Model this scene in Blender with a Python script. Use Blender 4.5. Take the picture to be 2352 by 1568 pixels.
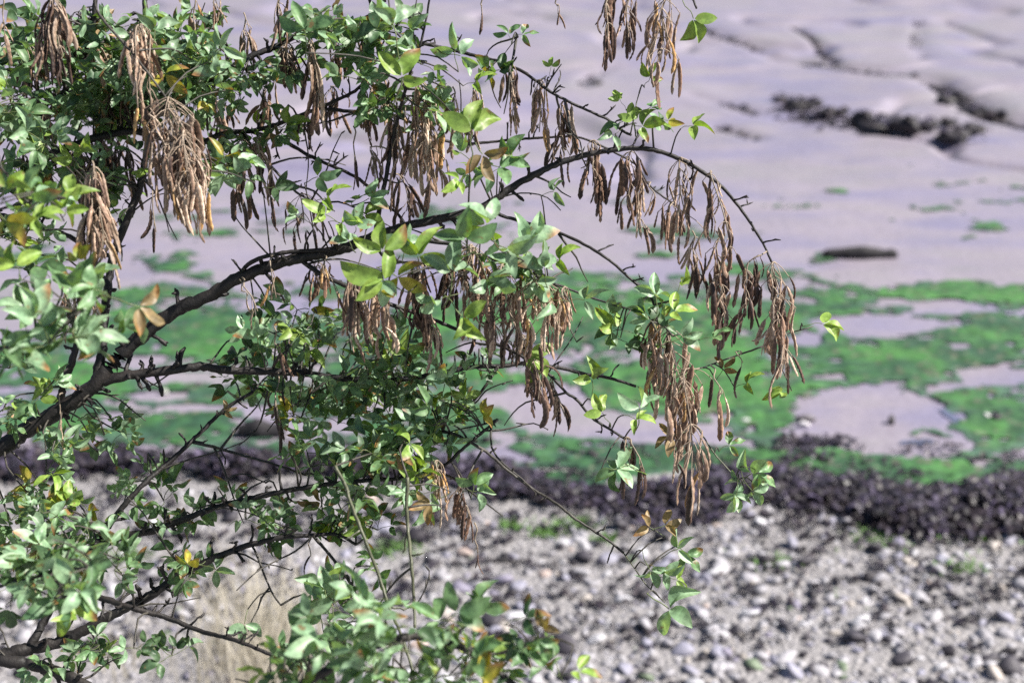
import bpy, math, random
import numpy as np
from mathutils import Vector, Matrix

random.seed(7)
rng = np.random.default_rng(11)
for o in list(bpy.data.objects):
    bpy.data.objects.remove(o)
scene = bpy.context.scene
C = scene.collection

# ------------------------------------------------------------------ camera
CAM_H, PITCH, FOCAL = 3.0, math.radians(20.0), 50.0
FPX = FOCAL / 36.0 * 2352.0            # focal length in pixels of a 2352 x 1568 picture
cam_d = bpy.data.cameras.new('camera')
cam_d.lens, cam_d.sensor_width = FOCAL, 36.0
cam_d.clip_start, cam_d.clip_end = 0.05, 2000.0
cam_d.dof.use_dof = True
cam_d.dof.focus_distance = 2.10
cam_d.dof.aperture_fstop = 3.4
cam_d.dof.aperture_blades = 7
cam = bpy.data.objects.new('camera', cam_d)
cam.location = (0, 0, CAM_H)
cam.rotation_euler = (math.radians(90) - PITCH, 0, 0)
C.objects.link(cam)
scene.camera = cam

# ------------------------------------------------------------------ sky, sun, exposure
SUN_AZ, SUN_EL = math.radians(95.0), math.radians(47.0)     # azimuth from +Y towards +X
SV = Vector((math.sin(SUN_AZ) * math.cos(SUN_EL), math.cos(SUN_AZ) * math.cos(SUN_EL), math.sin(SUN_EL)))
world = bpy.data.worlds.new('World')
scene.world = world
world.use_nodes = True
wn = world.node_tree.nodes
sky = wn.new('ShaderNodeTexSky')
sky.sky_type = 'NISHITA'
sky.sun_disc = False
sky.sun_elevation = SUN_EL
sky.sun_rotation = SUN_AZ
wn['Background'].inputs[1].default_value = 0.05
world.node_tree.links.new(sky.outputs[0], wn['Background'].inputs[0])
sun_d = bpy.data.lights.new('sun', 'SUN')
sun_d.energy, sun_d.angle, sun_d.color = 5.0, math.radians(0.53), (1.0, 0.95, 0.88)
sun = bpy.data.objects.new('sun', sun_d)
sun.rotation_euler = (-SV).to_track_quat('-Z', 'Y').to_euler()
C.objects.link(sun)
scene.view_settings.view_transform = 'Standard'
scene.view_settings.look = 'None'
scene.view_settings.gamma = 1.0
scene.view_settings.exposure = 1.12
scene.render.film_transparent = False
scene.cycles.max_bounces = 6
scene.cycles.use_denoising = False

# ------------------------------------------------------------------ helpers
FWD = Vector((0, math.cos(PITCH), -math.sin(PITCH)))
UPV = Vector((0, math.sin(PITCH), math.cos(PITCH)))
RT = Vector((1, 0, 0))
CAMP = Vector((0, 0, CAM_H))

def P(px, py, d):
    """a point at depth d metres in front of the camera"""
    return CAMP + RT * ((px - 1176) / FPX * d) + UPV * (-(py - 784) / FPX * d) + FWD * d

def proj(x, y, z):
    """world arrays to picture coordinates and depth"""
    zz = z - CAM_H
    d = y * FWD.y + zz * FWD.z
    u = y * UPV.y + zz * UPV.z
    d = np.where(d < 0.05, 0.05, d)
    return 1176 + x / d * FPX, 784 - u / d * FPX, d

def G(px, py):
    """a point of the flat shore (z = 0)"""
    v = RT * ((px - 1176) / FPX) + UPV * (-(py - 784) / FPX) + FWD
    t = CAM_H / -v.z
    return (v.x * t, v.y * t)

def sstep(a, b, x):
    t = np.clip((x - a) / (b - a), 0, 1)
    return t * t * (3 - 2 * t)

def vnoise(x, y, seed=0):
    x = np.asarray(x, float); y = np.asarray(y, float)
    xi = np.floor(x).astype(np.int64); yi = np.floor(y).astype(np.int64)
    xf = x - xi; yf = y - yi
    def h(a, b):
        n = (a * 374761393 + b * 668265263 + seed * 974634777) & 0xFFFFFFFF
        n = ((n ^ (n >> 13)) * 1274126177) & 0xFFFFFFFF
        n = n ^ (n >> 16)
        return (n & 0xFFFF) / 65535.0
    u = xf * xf * (3 - 2 * xf); v = yf * yf * (3 - 2 * yf)
    return (h(xi, yi) * (1 - u) + h(xi + 1, yi) * u) * (1 - v) + (h(xi, yi + 1) * (1 - u) + h(xi + 1, yi + 1) * u) * v

def fbm(x, y, oct=4, seed=0):
    s, a, t = 0, 0.5, 0
    for k in range(oct):
        s = s + a * vnoise(x * 2 ** k + 17.3 * k, y * 2 ** k - 9.1 * k, seed + k)
        t += a; a *= 0.5
    return s / t

WM = {}
def link(name, mesh, mat=None, parent=None, matrix=None, smooth=True):
    o = bpy.data.objects.new(name, mesh)
    C.objects.link(o)
    m = matrix if matrix is not None else Matrix()
    if parent is not None:
        o.parent = parent
        o.matrix_parent_inverse = WM[parent.name].inverted()
    o.matrix_basis = m
    WM[o.name] = m.copy()
    if mesh is not None and mat is not None and not mesh.materials:
        mesh.materials.append(mat)
    return o

def mesh_np(name, verts, faces, cols=None, smooth=True, rest=None):
    """mesh from arrays; faces is one (n,k) array or a list of such arrays"""
    if not isinstance(faces, list):
        faces = [faces]
    faces = [f for f in faces if len(f)]
    me = bpy.data.meshes.new(name)
    verts = np.asarray(verts, dtype=np.float32)
    me.vertices.add(len(verts))
    me.vertices.foreach_set('co', verts.ravel())
    loops = np.concatenate([f.ravel() for f in faces]).astype(np.int32)
    tot = np.concatenate([np.full(len(f), f.shape[1]) for f in faces]).astype(np.int32)
    start = np.concatenate([[0], np.cumsum(tot)[:-1]]).astype(np.int32)
    me.loops.add(len(loops)); me.loops.foreach_set('vertex_index', loops)
    me.polygons.add(len(tot))
    me.polygons.foreach_set('loop_start', start)
    me.polygons.foreach_set('use_smooth', np.full(len(tot), smooth))
    me.update(calc_edges=True)
    me.validate()
    if cols is not None:
        a = me.color_attributes.new('Col', 'FLOAT_COLOR', 'POINT')
        c = np.ones((len(verts), 4), dtype=np.float32)
        c[:, :3] = cols
        a.data.foreach_set('color', c.ravel())
    if rest is not None:
        a = me.attributes.new('rest', 'FLOAT_VECTOR', 'POINT')
        a.data.foreach_set('vector', np.asarray(rest, np.float32).ravel())
    return me

class MB:
    """collects many small pieces into one mesh"""
    def __init__(self):
        self.v, self.f, self.c, self.r, self.n = [], {}, [], [], 0
    def add(self, v, f, c=None, rest=None):
        v = np.asarray(v, float); f = np.asarray(f)
        self.f.setdefault(f.shape[1], []).append(f + self.n)
        self.v.append(v)
        self.c.append(np.ones((len(v), 3)) if c is None else np.broadcast_to(c, (len(v), 3)))
        if rest is not None: self.r.append(rest)
        self.n += len(v)
    def mesh(self, name, smooth=True):
        return mesh_np(name, np.concatenate(self.v), [np.concatenate(x) for x in self.f.values()], np.concatenate(self.c), smooth, np.concatenate(self.r) if self.r else None)

def tag(o, label=None, cat=None, group=None, kind=None):
    if label: o['label'] = label
    if cat: o['category'] = cat
    if group: o['group'] = group
    if kind: o['kind'] = kind
    return o

# ------------------------------------------------------------------ materials
def new_mat(name):
    m = bpy.data.materials.new(name); m.use_nodes = True
    nt = m.node_tree
    return m, nt, nt.nodes['Principled BSDF'], nt.nodes['Material Output']

def nd(nt, t, **k):
    n = nt.nodes.new(t)
    for a, b in k.items():
        if isinstance(a, str) and a.startswith('i_'):
            n.inputs[a[2:].replace('_', ' ')].default_value = b
        else:
            setattr(n, a, b)
    return n

def ramp(nt, stops):
    r = nt.nodes.new('ShaderNodeValToRGB')
    while len(r.color_ramp.elements) < len(stops):
        r.color_ramp.elements.new(0.5)
    for e, (p, c) in zip(r.color_ramp.elements, stops):
        e.position = p
        e.color = (*c, 1) if len(c) == 3 else c
    return r

def noise(nt, scale, detail=4, rough=0.55, vec=None, dim='3D'):
    n = nt.nodes.new('ShaderNodeTexNoise')
    n.inputs['Scale'].default_value = scale
    n.inputs['Detail'].default_value = detail
    n.inputs['Roughness'].default_value = rough
    if vec is not None:
        nt.links.new(vec, n.inputs['Vector'])
    return n

def bump(nt, bsdf, hsock, strength=0.5, dist=0.01):
    b = nt.nodes.new('ShaderNodeBump')
    b.inputs['Strength'].default_value = strength
    b.inputs['Distance'].default_value = dist
    nt.links.new(hsock, b.inputs['Height'])
    nt.links.new(b.outputs[0], bsdf.inputs['Normal'])

def mat_mud():
    m, nt, b, out = new_mat('wet_mud')
    tc = nt.nodes.new('ShaderNodeTexCoord')
    mp = nd(nt, 'ShaderNodeMapping'); mp.inputs['Scale'].default_value = (0.5, 1.0, 1.0)
    nt.links.new(tc.outputs['Object'], mp.inputs['Vector'])
    n1 = noise(nt, 0.9, 8, 0.68, mp.outputs[0])
    r1 = ramp(nt, [(0.30, (0.165, 0.156, 0.250)), (0.42, (0.195, 0.178, 0.245)), (0.52, (0.232, 0.206, 0.244)), (0.62, (0.222, 0.206, 0.224)), (0.74, (0.172, 0.166, 0.198))])  # lavender-blue stops put the sky sheen of wet mud into the colour
    nt.links.new(n1.outputs['Fac'], r1.inputs[0])
    n2 = noise(nt, 22, 5, 0.65, tc.outputs['Object'])
    mx = nd(nt, 'ShaderNodeMixRGB', blend_type='MULTIPLY'); mx.inputs[0].default_value = 0.5
    r2 = ramp(nt, [(0.3, (0.72, 0.70, 0.74)), (0.7, (1.12, 1.1, 1.1))])
    nt.links.new(n2.outputs['Fac'], r2.inputs[0])
    nt.links.new(r1.outputs[0], mx.inputs[1]); nt.links.new(r2.outputs[0], mx.inputs[2])
    nt.links.new(mx.outputs[0], b.inputs['Base Color'])
    rr = ramp(nt, [(0.35, (0.34,) * 3), (0.65, (0.62,) * 3)])
    n3 = noise(nt, 1.7, 4, 0.6, mp.outputs[0]); nt.links.new(n3.outputs['Fac'], rr.inputs[0])
    nt.links.new(rr.outputs[0], b.inputs['Roughness'])
    n4 = noise(nt, 9, 6, 0.6, tc.outputs['Object'])
    bump(nt, b, n4.outputs['Fac'], 0.35, 0.03)
    return m

def mat_shingle_bed():
    m, nt, b, out = new_mat('shingle_bed')
    tc = nt.nodes.new('ShaderNodeTexCoord')
    n1 = noise(nt, 30, 6, 0.7, tc.outputs['Object'])
    r1 = ramp(nt, [(0.28, (0.09, 0.085, 0.09)), (0.47, (0.225, 0.215, 0.222)), (0.75, (0.32, 0.30, 0.295))])
    nt.links.new(n1.outputs['Fac'], r1.inputs[0])
    nt.links.new(r1.outputs[0], b.inputs['Base Color'])
    b.inputs['Roughness'].default_value = 0.8
    v = nd(nt, 'ShaderNodeTexVoronoi'); v.inputs['Scale'].default_value = 45
    nt.links.new(tc.outputs['Object'], v.inputs['Vector'])
    bump(nt, b, v.outputs['Distance'], 0.8, 0.02)
    return m

def mat_col(name, rough=0.6, nscale=60, amount=0.45, transl=0.0, tcol=(1.2, 1.15, 0.5), bmp=0.3, bdist=0.002, spec=0.5, objrand=0.0, rest=False, spots=0.0):
    """colour from the Col attribute, broken up with noise"""
    m, nt, b, out = new_mat(name)
    at = nd(nt, 'ShaderNodeVertexColor', layer_name='Col')
    tc = nt.nodes.new('ShaderNodeTexCoord')
    vec = nd(nt, 'ShaderNodeAttribute', attribute_name='rest').outputs['Vector'] if rest else tc.outputs['Object']
    n1 = noise(nt, nscale, 5, 0.6, vec)
    r = ramp(nt, [(0.3, (1 - amount,) * 3), (0.7, (1 + amount,) * 3)])
    nt.links.new(n1.outputs['Fac'], r.inputs[0])
    mx = nd(nt, 'ShaderNodeMixRGB', blend_type='MULTIPLY'); mx.inputs[0].default_value = 1
    nt.links.new(at.outputs[0], mx.inputs[1]); nt.links.new(r.outputs[0], mx.inputs[2])
    col = mx.outputs[0]
    if spots:
        n5 = noise(nt, 3.2, 3, 0.6, vec)
        r5 = ramp(nt, [(0.63, (0, 0, 0)), (0.70, (spots,) * 3)])
        nt.links.new(n5.outputs['Fac'], r5.inputs[0])
        m5 = nd(nt, 'ShaderNodeMixRGB'); m5.inputs[2].default_value = (0.20, 0.115, 0.05, 1)
        nt.links.new(r5.outputs[0], m5.inputs[0]); nt.links.new(col, m5.inputs[1])
        col = m5.outputs[0]
    if objrand:
        oi = nt.nodes.new('ShaderNodeObjectInfo')
        mr = nd(nt, 'ShaderNodeMapRange'); mr.inputs['To Min'].default_value = 1 - objrand; mr.inputs['To Max'].default_value = 1 + objrand
        nt.links.new(oi.outputs['Random'], mr.inputs['Value'])
        vm = nd(nt, 'ShaderNodeVectorMath', operation='SCALE')
        nt.links.new(col, vm.inputs[0]); nt.links.new(mr.outputs[0], vm.inputs['Scale'])
        col = vm.outputs[0]
    nt.links.new(col, b.inputs['Base Color'])
    b.inputs['Roughness'].default_value = rough
    b.inputs['Specular IOR Level'].default_value = spec
    if bmp:
        bump(nt, b, n1.outputs['Fac'], bmp, bdist)
    if transl:
        t = nt.nodes.new('ShaderNodeBsdfTranslucent')
        tm = nd(nt, 'ShaderNodeMixRGB', blend_type='MULTIPLY'); tm.inputs[0].default_value = 1
        tm.inputs[2].default_value = (*tcol, 1)
        nt.links.new(col, tm.inputs[1]); nt.links.new(tm.outputs[0], t.inputs[0])
        ms = nt.nodes.new('ShaderNodeMixShader'); ms.inputs[0].default_value = transl
        nt.links.new(b.outputs[0], ms.inputs[1]); nt.links.new(t.outputs[0], ms.inputs[2])
        nt.links.new(ms.outputs[0], out.inputs[0])
    return m

def mat_bark(name, dark, light, rough=0.62):
    m, nt, b, out = new_mat(name)
    tc = nt.nodes.new('ShaderNodeTexCoord')
    n1 = noise(nt, 45, 6, 0.65, tc.outputs['Object'])
    r = ramp(nt, [(0.38, dark), (0.62, tuple(0.5 * (a + c) for a, c in zip(dark, light))), (0.8, light)])
    nt.links.new(n1.outputs['Fac'], r.inputs[0]); nt.links.new(r.outputs[0], b.inputs['Base Color'])
    b.inputs['Roughness'].default_value = rough
    n2 = noise(nt, 220, 4, 0.6, tc.outputs['Object'])
    bump(nt, b, n2.outputs['Fac'], 0.5, 0.002)
    return m

M_MUD = mat_mud()
M_BED = mat_shingle_bed()
M_ALGAE = mat_col('green_algae', 0.65, 14, 0.5, 0, bmp=0.6, bdist=0.02)
M_WEED = mat_col('bladderwrack', 0.5, 25, 0.6, 0, bmp=0.4, bdist=0.01)
M_STONE = mat_col('beach_stone', 0.62, 40, 0.3, 0, bmp=0.3, bdist=0.004, objrand=0.12)
M_LEAF = mat_col('leaf', 0.47, 5, 0.4, 0.28, (1.3, 1.35, 0.30), 0.12, 0.002, 0.55, 0.15, True, 0.8)
M_HERB = mat_col('shore_weed', 0.5, 60, 0.3, 0.3, (1.2, 1.2, 0.4), 0)
M_POD = mat_col('dry_pod', 0.5, 13, 0.5, 0, bmp=0.5, bdist=0.001, spec=0.4, objrand=0.22, rest=True)
M_STALK = mat_col('pod_stalk', 0.6, 200, 0.3, 0, bmp=0)
M_STRAW = mat_col('straw', 0.7, 30, 0.2, 0.25, (1, 1, 0.8), 0)
M_GREENSTEM = mat_bark('young_shoot', (0.055, 0.060, 0.032), (0.15, 0.155, 0.10), 0.5)
M_BARK = mat_bark('bark', (0.005, 0.004, 0.004), (0.040, 0.032, 0.029))
M_WOOD = mat_bark('driftwood', (0.006, 0.005, 0.006), (0.03, 0.026, 0.034), 0.75)
M_TWIG = mat_bark('twig_bark', (0.022, 0.019, 0.015), (0.11, 0.10, 0.082))

def mat_water():
    m, nt, b, out = new_mat('puddle_water')
    b.inputs['Base Color'].default_value = (0.10, 0.11, 0.17, 1)
    b.inputs['Roughness'].default_value = 0.06
    b.inputs['IOR'].default_value = 1.33
    b.inputs['Specular IOR Level'].default_value = 0.5
    tc = nt.nodes.new('ShaderNodeTexCoord')
    n = noise(nt, 12, 2, 0.5, tc.outputs['Object'])
    bump(nt, b, n.outputs['Fac'], 0.1, 0.01)
    return m
M_WATER = mat_water()

# ------------------------------------------------------------------ ground shape
GULLY = [   # polylines (picture coordinates on the flat shore), depth, half width
    ([(1610, 60), (1665, 80), (1735, 92), (1790, 118), (1850, 130), (1930, 150), (2010, 165), (2090, 172), (2150, 186)], 0.05, 0.16),
    ([(1825, 62), (1860, 78), (1890, 105), (1920, 138)], 0.05, 0.10),
    ([(2150, 186), (2190, 212), (2240, 245), (2290, 268), (2352, 280), (2500, 310)], 0.11, 0.20),
    ([(2110, 40), (2105, 100), (2130, 135)], 0.03, 0.12),
    ([(1340, 195), (1355, 165), (1400, 150)], 0.04, 0.10),
    ([(1590, 210), (1640, 225), (1700, 238), (1745, 255)], 0.04, 0.12),
    ([(1645, 280), (1690, 292), (1740, 308)], 0.05, 0.10),
]
GLINES = []
for pts, dep, w in GULLY:
    gp = np.array([G(*p) for p in pts])
    GLINES.append((gp, dep, w))

def seg_dist(x, y, gp):
    best = np.full(np.shape(x), 1e9)
    for a, b in zip(gp[:-1], gp[1:]):
        ab = b - a
        t = np.clip(((x - a[0]) * ab[0] + (y - a[1]) * ab[1]) / (ab @ ab), 0, 1)
        d = np.hypot(x - a[0] - t * ab[0], y - a[1] - t * ab[1])
        best = np.minimum(best, d)
    return best

def height(x, y):
    x = np.asarray(x, float); y = np.asarray(y, float)
    bank = 1.45 * (1 - sstep(0.6, 4.3, y))
    z = bank + 0.05 * (fbm(x * 0.35, y * 0.6, 4, 3) - 0.5) + 0.022 * (fbm(x * 2.2, y * 3.0, 4, 8) - 0.5) * sstep(3, 6, y)
    z = z + 0.03 * np.exp(-((y - 6.05 - 0.12 * np.sin(x * 1.3)) / 0.28) ** 2)         # the wrack lies on a low berm
    z = z + 0.26 * (fbm(x * 0.28 + 3, y * 0.22, 4, 13) - 0.5) * sstep(11.5, 15, y)
    cr = 1 - np.abs(2 * fbm(x * 0.30 + 0.3 * y * 0.2 + 5, y * 0.34, 3, 19) - 1)
    z = z - 0.10 * sstep(0.93, 1.0, cr) * sstep(10.5, 13, y)
    z = z + 0.035 * (fbm(x * 1.1, y * 0.9, 3, 29) - 0.5) * sstep(8, 12, y)
    for gp, dep, w in GLINES:
        d = seg_dist(x, y, gp)
        z = z - dep * np.exp(-(d / w) ** 2) + 0.12 * dep * np.exp(-((d - 2.2 * w) / w) ** 2)
    return z

def build_ground():
    ys = np.concatenate([-np.geomspace(400, 2, 14), np.linspace(-1, 3.9, 30), np.geomspace(4, 27, 380), np.geomspace(28.5, 600, 24)])
    s = np.concatenate([-np.geomspace(60, 1.06, 12), np.linspace(-1, 1, 300), np.geomspace(1.06, 60, 12)])
    wv = 0.42 * np.clip(ys, 4, 30) + 1.0
    X = s[None, :] * wv[:, None]
    Y = np.repeat(ys[:, None], len(s), 1)
    Z = height(X, Y)
    idx = np.arange(X.size).reshape(X.shape)
    F = np.stack([idx[:-1, :-1], idx[:-1, 1:], idx[1:, 1:], idx[1:, :-1]], -1).reshape(-1, 4)
    me = mesh_np('mudflat', np.stack([X, Y, Z], -1).reshape(-1, 3), F)
    o = link('mudflat', me, M_MUD)
    tag(o, 'pale lavender wet mudflat with shallow drainage channels', kind='structure')
    return o
mudflat = build_ground()

def build_beach():
    ys = np.concatenate([np.linspace(-4, 4, 30), np.linspace(4.06, 6.5, 80)])
    xs = np.linspace(-7, 7, 220)
    X, Y = np.meshgrid(xs, ys)
    Z = height(X, Y) + 0.006 + 0.012 * (fbm(X * 9, Y * 9, 3, 4) - 0.4)
    Z[-6:] -= np.linspace(0, 0.03, 6)[:, None]
    idx = np.arange(X.size).reshape(X.shape)
    F = np.stack([idx[:-1, :-1], idx[:-1, 1:], idx[1:, 1:], idx[1:, :-1]], -1).reshape(-1, 4)
    o = link('shingle_beach', mesh_np('shingle_beach', np.stack([X, Y, Z], -1).reshape(-1, 3), F), M_BED)
    tag(o, 'pale grey shingle beach below the dark seaweed line', kind='structure')
    return o
beach = build_beach()

# ------------------------------------------------------------------ algae on the mud
ADD = [(1480, 745, 330, 95, 1.1), (1330, 680, 160, 36, .9), (1600, 850, 260, 70, 1.1), (2010, 815, 260, 60, 1.1), (2260, 780, 150, 80, 1.1),
       (2290, 690, 120, 32, .9), (2180, 672, 70, 22, .9), (2130, 850, 260, 40, 1), (1770, 945, 85, 70, 1.2), (1700, 880, 160, 60, 1.1), (1900, 860, 160, 36, 1.1), (2230, 900, 90, 60, 1.1), (2300, 940, 75, 90, 1.1), (1660, 920, 140, 42, .9),
       (1330, 1010, 190, 40, 1.1), (1450, 1065, 330, 45, 1.2), (1950, 1066, 300, 34, 1.7), (2180, 1088, 240, 36, 1.7), (1780, 1000, 50, 40, .6),
       (1960, 715, 85, 16, .9), (1900, 690, 55, 14, .8), (2060, 712, 90, 14, .9), (2170, 735, 90, 16, .8), (2130, 985, 60, 20, 1), (1990, 1010, 60, 12, .8),
       (420, 740, 190, 46, 1), (500, 790, 150, 40, 1), (350, 900, 210, 34, .9), (430, 985, 200, 60, 1), (330, 700, 110, 22, .8), (250, 800, 120, 30, .8), (130, 930, 150, 60, .8),
       (600, 900, 90, 40, .8), (760, 950, 110, 50, .7), (1050, 1000, 130, 42, .9), (1120, 950, 90, 40, .8), (900, 1010, 120, 36, .7), (620, 1050, 160, 30, .8), (1060, 880, 120, 40, .8), (750, 760, 120, 40, .6), (950, 800, 120, 50, .7),
       (440, 545, 90, 14, .9), (380, 615, 60, 10, .8), (450, 635, 40, 8, .8), (1870, 590, 40, 14, .9), (1920, 575, 60, 8, .8), (1920, 440, 26, 6, .9), (2190, 430, 38, 9, .7), (2280, 527, 40, 8, .9), (2240, 550, 22, 8, .8),
       (1500, 590, 70, 9, .8), (1630, 650, 60, 8, .7), (1620, 545, 36, 7, .7), (1340, 640, 90, 10, .8)]
SUB = [(2020, 930, 150, 44, 1.7), (1960, 998, 190, 16, 1.3), (2130, 1012, 80, 16, 1.3), (1270, 945, 110, 50, 1.5), (1440, 990, 130, 22, 1.3), (1590, 1012, 120, 20, 1.1),
       (2050, 752, 150, 14, 1.3), (1960, 738, 80, 12, 1.1), (2200, 705, 110, 12, 1.1), (2265, 862, 100, 16, 1.4), (2240, 800, 50, 9, .8), (1880, 775, 60, 12, 1.2),
       (430, 862, 130, 14, 1.3), (340, 915, 80, 13, 1.2), (420, 950, 110, 9, 1), (560, 720, 60, 14, .8), (380, 760, 70, 8, .8), (640, 800, 60, 20, .6), (700, 1000, 100, 18, 1),
       (2270, 1075, 60, 16, 1.0), (1100, 1040, 70, 12, .8)]
def algae_field(x, y):
    z = np.zeros_like(x)
    wx = 0.30 * (fbm(x * 1.1, y * 1.6, 4, 21) - 0.5); wy = 0.42 * (fbm(x * 1.0 + 9, y * 1.4, 4, 33) - 0.5)
    px, py, d = proj(x + wx, y + wy, z)
    f = np.zeros_like(x)
    for cx, cy, rx, ry, s in ADD:
        f = np.maximum(f, s * np.exp(-0.8 * (((px - cx) / rx) ** 2 + ((py - cy) / ry) ** 2)))
    for cx, cy, rx, ry, s in SUB:
        f = f - s * np.exp(-1.2 * (((px - cx) / rx) ** 2 + ((py - cy) / ry) ** 2))
    dash = fbm(x * 1.7, y * 2.6, 3, 55)
    f = f + sstep(360, 560, py) * sstep(1120, 900, py) * np.clip((dash - 0.495) * 3.2, 0, .75)
    f = f + 0.75 * (fbm(x * 2.4, y * 5.0, 4, 77) - 0.5) + 0.85 * (fbm(x * 7, y * 15, 4, 81) - 0.5)
    return f, py

def build_algae():
    st = 0.022
    xs = np.arange(-4.8, 5.4, st); ys = np.arange(5.95, 14.0, st)
    X, Y = np.meshgrid(xs, ys)
    F_, py = algae_field(X, Y)
    keep = (F_ > 0.37 - 0.13 * sstep(600, 720, py)) & ~((fbm(X * 7, Y * 13, 4, 97) > 0.58) & (F_ < 0.55)) & ~((fbm(X * 13, Y * 22, 3, 98) > 0.70) & (F_ < 0.8))
    bumpy = fbm(X * 14, Y * 14, 3, 61)
    Z = height(X, Y) + 0.004 + 0.020 * bumpy * np.clip((F_ - 0.36) * 4, 0.1, 1)
    idx = np.arange(X.size).reshape(X.shape)
    q = np.stack([idx[:-1, :-1], idx[:-1, 1:], idx[1:, 1:], idx[1:, :-1]], -1)
    k = keep[:-1, :-1] & keep[1:, 1:] & keep[:-1, 1:] & keep[1:, :-1]
    q = q[k]
    used = np.unique(q)
    remap = np.full(X.size, -1); remap[used] = np.arange(len(used))
    V = np.stack([X, Y, Z], -1).reshape(-1, 3)[used]
    t = (.6 * fbm(X * 2.2, Y * 3.5, 4, 91) + .4 * fbm(X * 12, Y * 14, 3, 92)).reshape(-1)[used][:, None]
    t2 = np.clip((F_.reshape(-1)[used][:, None] - 0.4) * 2.2, 0, 1)
    a, b, c = np.array([0.016, 0.054, 0.025]), np.array([0.044, 0.140, 0.030]), np.array([0.040, 0.082, 0.058])
    col = a + (b - a) * np.clip((t - 0.34) * 3.4, 0, 1)
    col = c + (col - c) * t2
    fl = (fbm(X * 24, Y * 26, 2, 95).reshape(-1)[used][:, None] > 0.76)
    col = np.where(fl, np.array([0.10, 0.10, 0.07]), col)
    o = link('green_algae', mesh_np('green_algae', V, remap[q], col), M_ALGAE)
    tag(o, 'bright green algae spread in ragged patches over the mud', 'algae', kind='stuff')
build_algae()

# puddles: flat, glossy water lying in the hollows
def puddle(name, label, cx, cy, rx, ry, ang, seed):
    r = np.random.default_rng(seed)
    gx, gy = G(cx, cy)
    n = 28
    th = np.linspace(0, 2 * np.pi, n, endpoint=False)
    rad = 0.35 + 1.3 * fbm(np.cos(th) * 1.7 + seed, np.sin(th) * 1.7, 3, seed)
    x = np.cos(th) * rx * rad; y = np.sin(th) * ry * rad
    ca, sa = math.cos(ang), math.sin(ang)
    X = gx + x * ca - y * sa; Y = gy + x * sa + y * ca
    z = float(np.mean(height(X, Y))) + 0.007
    V = np.concatenate([[[gx, gy, z]], np.stack([X, Y, np.full(n, z)], -1)])
    F = np.array([[0, 1 + i, 1 + (i + 1) % n] for i in range(n)])
    o = link(name, mesh_np(name, V, F), M_WATER)
    tag(o, label, kind='structure')
puddle('water', 'thin blue puddle beside the bare mud patch', 2192, 958, 0.028, 0.17, 0.30, 3)
puddle('water', 'small blue puddle at the lower edge of the bare mud patch', 2105, 1012, 0.10, 0.035, 0.1, 5)

# ------------------------------------------------------------------ seaweed
def frond(mb, x, y, z, size, r, tone):
    """one curled strip of bladderwrack: four bent quads with a wavy edge"""
    a = r.uniform(0, 6.283); n = 5
    dx, dy = math.cos(a), math.sin(a)
    bend = r.uniform(-1.6, 1.6)
    w = size * r.uniform(0.09, 0.2)
    px, py, pz = x, y, z
    vs = []
    lift = r.uniform(0.1, 0.9)
    for i in range(n):
        t = i / (n - 1)
        aa = a + bend * t
        ww = w * (0.5 + math.sin(math.pi * min(t + 0.12, 1)) * 0.8)
        zz = z + size * lift * math.sin(math.pi * t) * 0.4 + r.uniform(-0.1, 0.1) * size
        nx, ny = -math.sin(aa), math.cos(aa)
        tl = r.uniform(-0.5, 0.5) * ww
        vs.append((px + nx * ww, py + ny * ww, zz + tl)); vs.append((px - nx * ww, py - ny * ww, zz - tl))
        px += math.cos(aa) * size / (n - 1); py += math.sin(aa) * size / (n - 1)
    f = [[2 * i, 2 * i + 1, 2 * i + 3, 2 * i + 2] for i in range(n - 1)]
    mb.add(vs, f, np.array(tone) * r.uniform(0.6, 1.7))

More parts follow.
